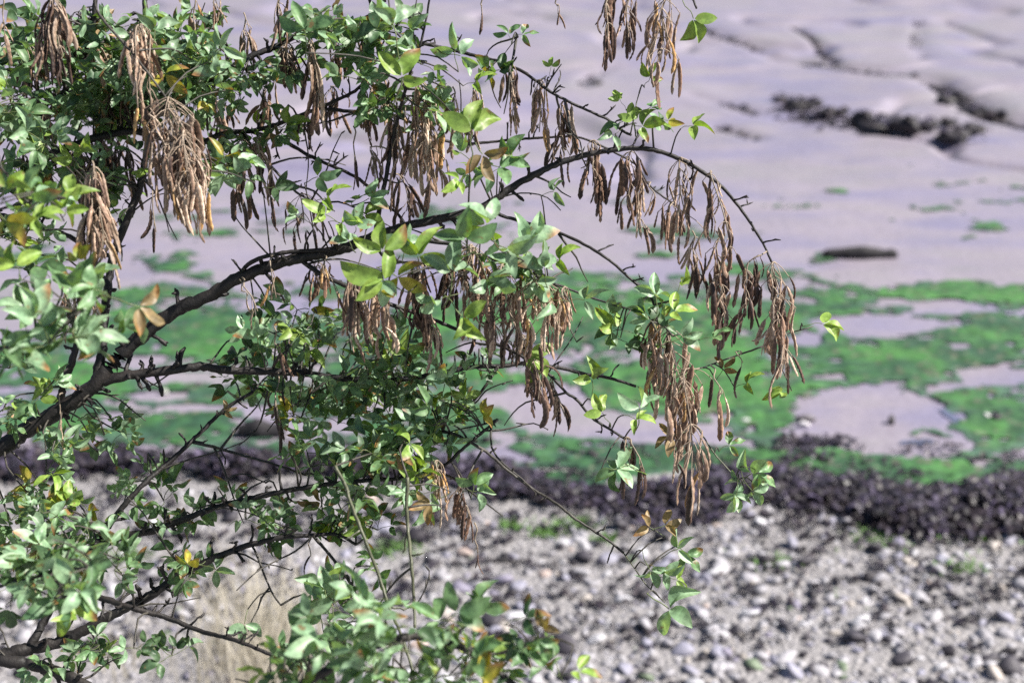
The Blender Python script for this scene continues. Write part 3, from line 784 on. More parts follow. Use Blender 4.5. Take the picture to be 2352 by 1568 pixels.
BR = [
 # main arching bough
 dict(pts=[(-560, 1180), (-300, 1130), (-120, 1075), (0, 1025), (80, 975), (165, 925), (228, 872), (275, 818), (335, 762), (405, 712), (480, 678), (545, 640), (620, 611), (700, 590), (780, 574), (860, 543), (935, 520), (1010, 503), (1080, 486), (1122, 468), (1200, 416), (1300, 369), (1400, 346), (1480, 341), (1540, 356), (1600, 386), (1660, 431), (1710, 492), (1752, 558), (1772, 602)], w0=57, w1=5, d0=2.12, d1=2.12, spur=2.2, label='main bough arching down to the right'),
 dict(pts=[(548, 640), (562, 615), (588, 596), (640, 583), (700, 576), (775, 574)], w0=11, w1=9, d1=2.08, spur=3),
 dict(pts=[(864, 540), (868, 500), (876, 455), (888, 400), (905, 306), (940, 176), (964, 108), (981, 32), (992, -40)], w0=13, w1=4, d1=2.0, spur=1),
 # upright limbs on the left
 dict(pts=[(222, 872), (235, 800), (240, 720), (257, 600), (275, 545), (298, 493), (322, 428), (332, 380), (345, 290), (350, 200), (340, 110), (330, -30)], w0=24, w1=12, d1=2.2, spur=2),
 dict(pts=[(135, 930), (150, 872), (168, 822), (186, 745), (205, 660), (225, 560), (228, 470)], w0=19, w1=10, d1=2.02, spur=1),
 dict(pts=[(-560, 560), (-250, 510), (-30, 492), (38, 508), (100, 525), (152, 540), (200, 566), (262, 592)], w0=22, w1=10, d0=2.14, d1=2.16, spur=1),
 dict(pts=[(-500, 520), (-200, 450), (30, 410), (81, 383), (124, 351), (216, 318), (300, 302), (380, 318), (447, 333)], w0=34, w1=14, d0=2.2, d1=2.22, spur=1),
 dict(pts=[(100, 372), (105, 248), (146, 216), (162, 167), (200, 130), (214, 60), (222, -40)], w0=20, w1=10, d1=2.18, spur=2),
 # upper boughs
 dict(pts=[(380, 318), (447, 333), (515, 306), (574, 302), (642, 284), (704, 260), (804, 216), (850, 178)], w0=15, w1=7, d1=2.15, spur=3),
 dict(pts=[(742, 250), (800, 256), (880, 260), (935, 277), (1000, 316), (1070, 330), (1138, 325), (1191, 320), (1311, 314), (1365, 328), (1405, 347), (1460, 378), (1492, 426), (1541, 464), (1575, 492)], w0=9, w1=4, d1=2.24, spur=2),
 dict(pts=[(345, 270), (430, 225), (520, 163), (574, 131), (641, 104), (690, 80), (753, 72), (800, 60), (860, 30), (900, -20)], w0=19, w1=10, d1=2.12, spur=2),
 dict(pts=[(800, 62), (860, 84), (916, 95), (970, 100), (1051, 118), (1104, 132), (1148, 142), (1202, 166), (1270, 214), (1338, 249), (1392, 273), (1430, 300), (1450, 310)], w0=10, w1=6, d1=2.10, spur=3),
 dict(pts=[(215, -20), (229, 35), (310, 130), (351, 183), (383, 230), (410, 300), (432, 365), (450, 430)], w0=7, w1=4, d0=1.90, d1=1.88),
 dict(pts=[(1278, 222), (1289, 263), (1311, 303), (1332, 352), (1345, 380)], w0=6, w1=3, d1=2.14, spur=1),
 dict(pts=[(515, 306), (560, 322), (625, 385), (680, 441), (731, 468)], w0=8, w1=5, d1=2.2, spur=1),
 dict(pts=[(574, 302), (653, 325), (710, 358), (804, 400), (845, 428), (872, 460), (912, 490), (930, 515)], w0=10, w1=7, d1=2.16, spur=2),
 # right hand drooping twigs
 dict(pts=[(1118, 474), (1150, 494), (1211, 512), (1307, 544), (1392, 592), (1453, 645), (1491, 677), (1502, 700)], w0=9, w1=6, d1=2.06, spur=1),
 dict(pts=[(930, 524), (948, 548), (1046, 563), (1115, 590), (1205, 620), (1253, 646), (1291, 658), (1370, 687), (1449, 712), (1500, 735), (1529, 753), (1545, 772)], w0=10, w1=4, d1=2.05),
 dict(pts=[(860, 560), (889, 593), (980, 610), (1062, 620), (1186, 637), (1260, 650)], w0=7, w1=4, d1=2.02),
 dict(pts=[(690, 596), (735, 628), (791, 655), (872, 690), (911, 704), (981, 729), (1060, 760), (1116, 780), (1197, 817), (1264, 863), (1300, 901), (1324, 917), (1359, 958), (1405, 988), (1434, 1006)], w0=12, w1=6, d1=2.08, spur=2),
 # level bough through the middle of the bush
 dict(pts=[(232, 876), (280, 864), (325, 858), (406, 848), (460, 842), (525, 850), (600, 852), (680, 856), (760, 866), (840, 874), (918, 871), (1007, 858), (1089, 842), (1150, 841), (1210, 834), (1297, 847), (1348, 860), (1392, 866), (1460, 887)], w0=24, w1=7, d1=2.18, spur=3),
 dict(pts=[(1143, 842), (1120, 880), (1085, 925), (1062, 960)], w0=8, w1=6, d1=2.12, spur=2),
 # lower boughs
 dict(pts=[(-520, 1600), (-300, 1560), (-120, 1525), (0, 1506), (60, 1490), (130, 1475), (190, 1448), (260, 1410), (298, 1391), (347, 1367), (380, 1342), (423, 1315), (488, 1283), (555, 1256), (596, 1245), (642, 1234), (710, 1229), (775, 1227), (818, 1250)], w0=52, w1=7, d0=2.02, d1=2.06, spur=3, label='low bough rising from the bottom left corner'),
 dict(pts=[(66, 1488), (89, 1448), (119, 1394), (160, 1330), (205, 1270), (238, 1226), (271, 1178), (325, 1115), (406, 1045), (460, 993), (501, 953), (530, 930), (580, 900)], w0=20, w1=8, d1=2.16, spur=2),
 dict(pts=[(444, 1016), (477, 1023), (528, 1037), (631, 1066), (700, 1090)], w0=8, w1=5, d1=2.14, spur=1),
 dict(pts=[(225, 1256), (284, 1231), (352, 1218), (420, 1193), (482, 1169), (542, 1153), (640, 1130), (750, 1112), (850, 1102), (930, 1096), (1018, 1069), (1062, 1031), (1143, 963)], w0=18, w1=7, d1=2.06, spur=3),
 dict(pts=[(1018, 990), (1053, 1001), (1116, 1037), (1170, 1083), (1229, 1126), (1278, 1156), (1316, 1187), (1392, 1237), (1432, 1269)], w0=8, w1=6, d0=2.08, d1=2.06, spur=1.5),
 dict(pts=[(1432, 1269), (1458, 1305), (1484, 1342), (1527, 1383)], w0=3.4, w1=2.5, d1=2.02, mat='g'),
 dict(pts=[(205, 1362), (298, 1394), (385, 1418), (460, 1448), (542, 1470), (596, 1491), (660, 1520)], w0=15, w1=8, d0=2.0, d1=1.9, spur=3),
 dict(pts=[(-200, 1490), (0, 1516), (81, 1527), (163, 1556), (260, 1610)], w0=36, w1=24, d0=2.02, d1=1.95, spur=1),
 # bare hanging stems
 dict(pts=[(770, 1070), (796, 1120), (801, 1142), (826, 1207), (845, 1256), (872, 1326), (891, 1386), (921, 1456), (945, 1529), (955, 1580)], w0=9, w1=7, d0=1.92, d1=1.78, spur=.6, mat='g'),
 dict(pts=[(936, 1096), (934, 1164), (937, 1218), (945, 1294), (951, 1386), (953, 1440)], w0=9, w1=7, d0=1.93, d1=1.88, spur=.8, mat='g'),
 dict(pts=[(720, 1230), (761, 1278), (791, 1318), (818, 1359), (823, 1378)], w0=8, w1=6, d1=2.02, spur=1),
 dict(pts=[(578, 1250), (590, 1275), (623, 1356), (645, 1389)], w0=6, w1=4, d1=2.0, spur=1),
 # nearest, out of focus growth along the bottom
 dict(pts=[(560, 1700), (640, 1610), (720, 1557), (777, 1521), (834, 1494), (858, 1481), (937, 1462), (969, 1462), (1018, 1470), (1078, 1494), (1116, 1521), (1170, 1564), (1210, 1600)], w0=26, w1=14, d0=1.62, d1=1.6, spur=1),
 dict(pts=[(1078, 1494), (1150, 1500), (1230, 1470), (1290, 1450)], w0=7, w1=4, d1=1.58),
 dict(pts=[(890, -10), (1000, -55), (1150, -78), (1300, -70), (1420, -48), (1530, -40), (1585, -8), (1600, 20)], w0=9, w1=5, d0=2.08, d1=2.03, spur=1),
 dict(pts=[(-400, 900), (-150, 840), (60, 780), (140, 730), (205, 700)], w0=12, w1=6, d0=1.9, d1=1.66),
 dict(pts=[(-400, 1420), (-150, 1380), (60, 1330), (140, 1310), (220, 1300)], w0=12, w1=6, d0=1.9, d1=1.66),
 dict(pts=[(-400, 600), (-150, 520), (0, 480), (80, 462), (150, 455)], w0=12, w1=5, d0=1.9, d1=1.68),
 # small side twigs
 dict(pts=[(1768, 790), (1740, 800), (1690, 817), (1614, 844)], w0=5, w1=3, d0=2.16, d1=2.16),
 dict(pts=[(1790, 772), (1815, 764), (1845, 756), (1866, 750)], w0=3.5, w1=2.6, d0=2.14, d1=2.14),
 dict(pts=[(1605, 985), (1640, 1040), (1680, 1085), (1697, 1100)], w0=4, w1=3, d0=2.1, d1=2.08, mat='g'),
 dict(pts=[(508, 1118), (530, 1095), (560, 1088), (590, 1100), (610, 1108)], w0=4, w1=3, d0=2.1, d1=2.12),
 dict(pts=[(1448, 308), (1456, 270), (1462, 235), (1468, 215)], w0=3.5, w1=3, d1=2.08, mat='g'),
 dict(pts=[(1148, 142), (1165, 115), (1190, 85)], w0=2.5, w1=2, d1=2.1),
]
for b in BR:
    b = dict(b)
    if b.get('mat') == 'g': b['mat'] = M_GREENSTEM
    branch(**b)
BA = np.array([[*b[0], b[1], b[2], b[3], b[4]] for b in BSAMP])

# ------------------------------------------------------------------ leaves
LEAFC = {   # class: base colour, second colour, browning of the tip
 'pale':   ((0.195, 0.322, 0.188), (0.260, 0.382, 0.235), 0.12),  # glaucous green, lightened for the sheen of lit leaves
 'mid':    ((0.092, 0.180, 0.078), (0.136, 0.238, 0.102), 0.15),  # albedo lowered to stand for leaves in shade
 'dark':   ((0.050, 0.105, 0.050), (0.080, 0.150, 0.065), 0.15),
 'lime':   ((0.160, 0.265, 0.045), (0.225, 0.325, 0.065), 0.40),  # yellow-green of light shining through put into the colour
 'brown':  ((0.170, 0.125, 0.060), (0.270, 0.190, 0.095), 0.60),
 'yellow': ((0.230, 0.300, 0.040), (0.360, 0.300, 0.040), 0.85),
}
BROWN = np.array((0.26, 0.135, 0.05))
def leaflet(mb, base, ydir, ndir, L, W, fold, curl, twist, c0, c1, brown, r):
    """one elliptic leaflet, folded along the midrib and curled lengthwise"""
    y = np.array(ydir, float); y /= np.linalg.norm(y)
    n = np.array(ndir, float); n -= y * (n @ y); n /= np.linalg.norm(n)
    x = np.cross(y, n)
    NS = 9; us = np.array([-1, -.55, 0, .55, 1.0])
    V, Cc = [], []
    wav = r.uniform(0, 6.28); wa = r.uniform(0, 0.3); asym = r.normal(0, .14); sway = r.normal(0, .10)
    bt = r.uniform(0, 1) < brown
    side = r.choice([-1, 1])
    for i in range(NS):
        t = i / (NS - 1)
        w = W * 0.5 * (math.sin(math.pi * t ** 0.88) ** 0.72 if 0 < t < 1 else 0.02)
        zc = curl * L * (t * t)
        yc = L * t * (1 - 0.18 * abs(curl) * t)
        tw = twist * t
        for u in us:
            zz = zc + abs(u) * w * fold + wa * w * math.sin(t * 9 + wav + u * 2)
            xx = u * w * (1 + asym * np.sign(u)) + sway * L * math.sin(math.pi * t) 
            xr = xx * math.cos(tw) - (zz - zc) * math.sin(tw); zr = zc + xx * math.sin(tw) + (zz - zc) * math.cos(tw)
            V.append(base + x * xr + y * yc + n * zr)
            k = 0.5 + 0.5 * math.sin(t * 5 + wav)
            c = np.array(c0) * (1 - k) + np.array(c1) * k
            if u == 0: c = c * 1.18 + 0.01
            if bt:
                m = np.clip((t - 0.62 + 0.2 * side * u) * 4, 0, 1)
                c = c * (1 - m) + BROWN * m * r.uniform(.7, 1.3)
            elif abs(u) == 1: c = c * 1.06 + np.array((.012, .008, 0))
            Cc.append(c)
    idx = np.arange(NS * 5).reshape(NS, 5)
    F = np.stack([idx[:-1, :-1], idx[:-1, 1:], idx[1:, 1:], idx[1:, :-1]], -1).reshape(-1, 4)
    mb.add(V, F, np.array(Cc))

def leaf_variant(cls, seed):
    """a trifoliate leaf on its stalk, leaflet length about 1; stalk foot at the origin, blade junction on +Y"""
    r = np.random.default_rng(seed); mb = MB()
    c0, c1, br = LEAFC[cls]
    g = r.uniform(0.85, 1.15); c0 = np.array(c0) * g; c1 = np.array(c1) * g
    S = r.uniform(0.55, 1.0)
    path = np.array([[0, 0, 0], [r.normal(0, .04), S * .33, .06], [r.normal(0, .04), S * .66, .07], [0, S, 0.03]])
    tube(mb, catmull(path, .2), np.full(len(catmull(path, .2)), 0.017), 4, 0, None, np.array((0.13, 0.17, 0.06)), cap=False)
    J = path[-1]
    nrm = np.array([0, 0, 1.0])
    for k, (ang, s) in enumerate(((0, 1.0), (r.uniform(.85, 1.35), .9), (-r.uniform(.85, 1.35), .9))):
        a = ang + r.normal(0, .12)
        pit = r.normal(0.0, .42)
        yd = np.array([math.sin(a) * math.cos(pit), math.cos(a) * math.cos(pit), math.sin(pit)])
        nn = nrm + r.normal(0, .38, 3)
        L = s * r.uniform(.85, 1.1); W = L * r.uniform(.40, .54)
        leaflet(mb, J + yd * .05, yd, nn, L, W, r.uniform(.05, .95), r.uniform(-.55, .2), r.normal(0, .45), c0, c1, br * r.uniform(.5, 1.4), r)
    V = np.concatenate(mb.v); F4 = np.concatenate(mb.f[4]); Cc = np.concatenate(mb.c)
    return V, F4, Cc, S
LV = {}
for ci, (cls, n) in enumerate((('pale', 12), ('mid', 10), ('dark', 5), ('lime', 8), ('yellow', 4), ('brown', 4))):
    LV[cls] = [leaf_variant(cls, 1000 + 50 * ci + i) for i in range(n)]
LEAVES = []      # (matrix, class, variant, depth, placed by hand)

def basis(y, n):
    y = Vector(y).normalized(); n = Vector(n); n = (n - y * n.dot(y))
    if n.length < 1e-4: n = y.orthogonal()
    n.normalize(); x = y.cross(n)
    return Matrix(((x.x, y.x, n.x), (x.y, y.y, n.y), (x.z, y.z, n.z)))

def add_leaf(foot, ydir, ndir, size, cls, r, hand=False, d=2.1):
    v = int(r.integers(0, len(LV[cls])))
    m = Matrix.Translation(foot) @ basis(ydir, ndir).to_4x4() @ Matrix.Diagonal((size, size, size, 1))
    LEAVES.append((m, cls, v, d, hand, size / d))

TWIGS = MB()
def spur_leaves(px, py, d, n, size, weights, r, twig=True):
    """a spur with a rosette of leaves, joined to the nearest branch by a thin shoot"""
    p = P(px, py, d)
    if twig:
        dist = np.linalg.norm(BA[:, :3] - np.array(p), axis=1)
        pxd = np.hypot(BA[:, 3] - px, BA[:, 4] - py)
        i = int(np.argmin(dist + (pxd > 150) * 0.1))
        q = Vector(BA[i, :3])
        if dist[i] < 0.22:
            mid = (p + q) / 2 + Vector(r.normal(0, .008, 3)) + Vector((0, 0, .01))
            path = catmull([q, mid, p], .02)
            tube(TWIGS, path, np.linspace(0.0017, 0.0011, len(path)), 5, 0, None, None, cap=True)
    names = list(weights); w = np.array([weights[k] for k in names], float); w /= w.sum()
    for k in range(n):
        yd = Vector(r.normal(0, 1, 3)); yd.z = yd.z * 0.55 + 0.12
        yd = yd.normalized()
        nn = Vector((0.25, -0.35, 0.8)) + Vector(r.normal(0, .5, 3))
        add_leaf(p, yd, nn, size * d / FPX * r.uniform(.72, 1.22), names[r.choice(len(names), p=w)], r, False, d)


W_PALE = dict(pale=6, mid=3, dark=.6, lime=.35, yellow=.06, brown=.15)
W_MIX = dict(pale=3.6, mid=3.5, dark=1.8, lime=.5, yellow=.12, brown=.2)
W_DARK = dict(pale=2.6, mid=3.2, dark=3.0, lime=.4, yellow=.05, brown=.2)  # darker mix, painting in the shade deep among the leaves
W_LIME = dict(pale=3, mid=2.5, dark=.5, lime=2.2, yellow=.5)
REG = [  # cx, cy, rx, ry, spurs, leaf size, d0, d1, weights
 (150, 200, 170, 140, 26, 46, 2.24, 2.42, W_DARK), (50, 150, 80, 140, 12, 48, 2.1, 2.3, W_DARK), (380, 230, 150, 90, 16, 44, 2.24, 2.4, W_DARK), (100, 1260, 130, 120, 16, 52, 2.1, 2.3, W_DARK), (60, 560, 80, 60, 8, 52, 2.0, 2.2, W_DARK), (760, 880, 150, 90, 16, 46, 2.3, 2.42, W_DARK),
 (170, 110, 150, 90, 20, 46, 2.05, 2.3, W_DARK), (340, 130, 130, 90, 22, 46, 1.98, 2.2, W_MIX), (450, 190, 110, 90, 22, 48, 2.0, 2.2, W_PALE),
 (270, 240, 170, 70, 20, 44, 2.1, 2.35, W_DARK), (60, 300, 80, 90, 10, 58, 1.9, 2.1, W_MIX), (470, 90, 70, 55, 8, 48, 2.0, 2.15, W_PALE),
 (130, 420, 120, 60, 8, 50, 2.1, 2.3, W_DARK), (290, 400, 90, 60, 9, 40, 2.1, 2.3, W_MIX), (40, 460, 60, 60, 6, 78, 1.62, 1.75, W_LIME), (110, 470, 60, 40, 4, 66, 1.7, 1.8, W_LIME),
 (520, 390, 50, 50, 5, 48, 2.0, 2.15, W_PALE), (560, 210, 80, 60, 8, 46, 2.05, 2.2, W_MIX), (600, 300, 70, 50, 6, 44, 2.1, 2.25, W_MIX),
 (700, 60, 70, 40, 8, 46, 2.0, 2.15, W_MIX), (790, 120, 90, 70, 12, 50, 2.0, 2.15, W_PALE), (920, 120, 70, 70, 6, 50, 1.98, 2.1, W_PALE), (1000, 220, 70, 60, 7, 48, 2.0, 2.1, W_LIME), (900, 230, 70, 50, 5, 46, 2.05, 2.2, W_MIX),
 (70, 640, 90, 60, 6, 84, 1.62, 1.8, W_MIX), (170, 690, 90, 70, 6, 82, 1.6, 1.75, W_MIX), (90, 770, 110, 50, 7, 84, 1.58, 1.75, W_PALE), (200, 790, 90, 30, 3, 84, 1.6, 1.7, W_PALE), (30, 860, 50, 50, 4, 60, 1.8, 2.0, W_MIX),
 (60, 950, 70, 70, 5, 50, 1.95, 2.1, W_LIME), (230, 1000, 100, 50, 7, 40, 2.1, 2.25, W_PALE), (80, 1060, 90, 50, 5, 46, 2.0, 2.15, W_MIX), (290, 1080, 90, 60, 6, 38, 2.1, 2.25, W_PALE), (120, 1150, 110, 40, 6, 46, 2.0, 2.2, W_LIME),
 (70, 1230, 80, 60, 7, 60, 1.8, 2.0, W_DARK), (160, 1290, 90, 60, 7, 76, 1.62, 1.8, W_PALE), (50, 1330, 60, 60, 6, 66, 1.75, 1.95, W_DARK), (200, 1350, 80, 50, 4, 80, 1.6, 1.75, W_MIX), (350, 1190, 110, 50, 9, 44, 2.05, 2.2, W_PALE), (270, 1320, 60, 40, 3, 56, 1.8, 2.0, W_DARK),
 (430, 1280, 60, 40, 4, 46, 2.0, 2.1, W_MIX), (130, 1500, 110, 50, 6, 44, 1.95, 2.1, W_MIX), (350, 1480, 80, 40, 3, 46, 1.9, 2.05, W_MIX),
 (700, 760, 110, 60, 20, 46, 2.08, 2.3, W_PALE), (660, 850, 110, 60, 18, 48, 2.1, 2.35, W_DARK), (800, 850, 120, 70, 22, 50, 2.05, 2.3, W_MIX), (890, 900, 90, 60, 14, 50, 2.05, 2.25, W_DARK), (760, 930, 120, 50, 16, 48, 2.1, 2.3, W_DARK), (640, 940, 60, 40, 4, 44, 2.1, 2.2, W_MIX), (960, 960, 90, 50, 9, 52, 2.0, 2.15, W_PALE), (1050, 920, 60, 50, 4, 50, 2.0, 2.1, W_MIX),
 (760, 1050, 110, 40, 11, 54, 2.0, 2.15, W_PALE), (900, 1060, 110, 50, 13, 54, 1.98, 2.12, W_PALE), (850, 1140, 120, 40, 11, 52, 1.98, 2.12, W_PALE), (1000, 1010, 80, 40, 6, 52, 2.0, 2.1, W_PALE), (960, 1130, 60, 40, 5, 50, 2.0, 2.1, W_LIME), (600, 1170, 90, 40, 6, 42, 2.05, 2.15, W_PALE), (720, 1200, 120, 40, 9, 46, 2.0, 2.12, W_PALE), (840, 1220, 80, 40, 5, 44, 2.0, 2.1, W_MIX), (600, 1230, 60, 30, 3, 42, 2.0, 2.1, W_DARK),
 (740, 1370, 60, 60, 6, 58, 1.95, 2.05, W_MIX), (900, 1290, 60, 30, 2, 46, 1.95, 2.05, W_PALE),
 (640, 1510, 90, 40, 9, 62, 1.6, 1.75, W_PALE), (780, 1460, 90, 50, 8, 78, 1.5, 1.7, W_PALE), (900, 1420, 90, 50, 6, 92, 1.48, 1.6, W_PALE), (930, 1530, 130, 45, 12, 74, 1.5, 1.7, W_PALE), (1100, 1540, 90, 40, 7, 70, 1.5, 1.7, W_LIME), (1130, 1430, 70, 40, 3, 84, 1.5, 1.6, W_MIX), (1220, 1440, 50, 40, 3, 70, 1.55, 1.65, W_MIX), (780, 1560, 150, 30, 8, 70, 1.55, 1.75, W_MIX), (1270, 1555, 60, 20, 2, 80, 1.45, 1.55, W_LIME),
 (760, 480, 50, 30, 2, 44, 2.05, 2.1, W_LIME), (1230, 590, 60, 50, 4, 56, 1.95, 2.05, W_PALE), (1180, 640, 50, 30, 2, 54, 1.95, 2.05, W_MIX), (1060, 560, 40, 40, 1, 70, 1.9, 2.0, W_MIX), (1530, 730, 50, 40, 3, 46, 2.02, 2.1, W_LIME), (1420, 760, 60, 30, 2, 46, 2.05, 2.15, W_LIME), (1480, 270, 40, 30, 2, 42, 2.05, 2.12, W_LIME), (1110, 830, 50, 25, 3, 36, 2.1, 2.2, W_MIX), (1020, 830, 40, 40, 2, 46, 2.05, 2.15, W_MIX),
 (1100, 400, 40, 40, 2, 56, 1.96, 2.04, W_LIME), (1110, 190, 40, 30, 1, 46, 2.05, 2.1, W_LIME), (660, 160, 50, 40, 3, 40, 2.05, 2.2, W_MIX),
]
lr = np.random.default_rng(77)
def stray_twigs(n):
    r = np.random.default_rng(88)
    ok = np.where((BA[:, 3] > -20) & (BA[:, 3] < 1300) & (BA[:, 4] > -20) & (BA[:, 4] < 1600))[0]
    for k in range(n):
        i = int(r.choice(ok)); p = Vector(BA[i, :3]); a = r.uniform(0, 6.283)
        dv = RT * math.cos(a) + UPV * math.sin(a) * .9 + FWD * r.normal(0, .4); dv.normalize()
        L = r.uniform(.03, .15); pts = [p]
        for q in range(4):
            dv = (dv + Vector(r.normal(0, .22, 3)) - Vector((0, 0, .08))).normalized()
            pts.append(pts[-1] + dv * L / 4)
        path = catmull(pts, .012)
        tube(TWIGS, path, np.linspace(r.uniform(.0012, .0024), .0008, len(path)), 5)
        for q in range(r.integers(0, 4)):
            j = int(r.integers(1, len(path))); e = np.array(path[j]) + r.normal(0, .006, 3)
            tube(TWIGS, [path[j], (path[j] + e) / 2, e], [.0011, .0014, .0006], 5)
stray_twigs(120)
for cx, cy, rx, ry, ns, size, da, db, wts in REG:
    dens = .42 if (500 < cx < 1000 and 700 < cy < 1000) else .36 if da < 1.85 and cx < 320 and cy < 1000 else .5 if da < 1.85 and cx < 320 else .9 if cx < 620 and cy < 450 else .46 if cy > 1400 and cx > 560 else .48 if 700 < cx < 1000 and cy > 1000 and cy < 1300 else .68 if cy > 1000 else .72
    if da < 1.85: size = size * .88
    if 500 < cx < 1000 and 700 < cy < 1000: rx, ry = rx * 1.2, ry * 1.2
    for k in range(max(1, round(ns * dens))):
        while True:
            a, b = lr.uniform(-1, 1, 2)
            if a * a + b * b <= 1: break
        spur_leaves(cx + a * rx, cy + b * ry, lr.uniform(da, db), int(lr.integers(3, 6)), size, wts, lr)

def hand_leaf(px, py, ang, size, cls, d=2.06, tilt=0.5, stalk=None, roll=0.0):
    """leaf whose blade junction lies at (px,py); ang is where the end leaflet points in the picture (0 = right, 90 = up)"""
    if d < 1.8: size *= .85
    a = math.radians(ang)
    yd = RT * math.cos(a) + UPV * math.sin(a) + FWD * lr.uniform(-.35, .1)
    yd.normalize()
    nn = -FWD * tilt + Vector((0.1, 0, 1.0)) * (1 - tilt) + RT * roll
    s = size * d / FPX
    J = P(px, py, d)
    S = 0.75
    foot = J - yd * s * S
    dist = np.linalg.norm(BA[:, :3] - np.array(foot), axis=1); i = int(dist.argmin())
    if dist[i] < .3:
        q = Vector(BA[i, :3]); path = catmull([q, (q + foot) / 2 + Vector((0, 0, .008)), foot], .02)
        tube(TWIGS, path, np.linspace(.0013, .0009, len(path)), 5)
    add_leaf(foot, yd, nn, s, cls, lr, True, d)
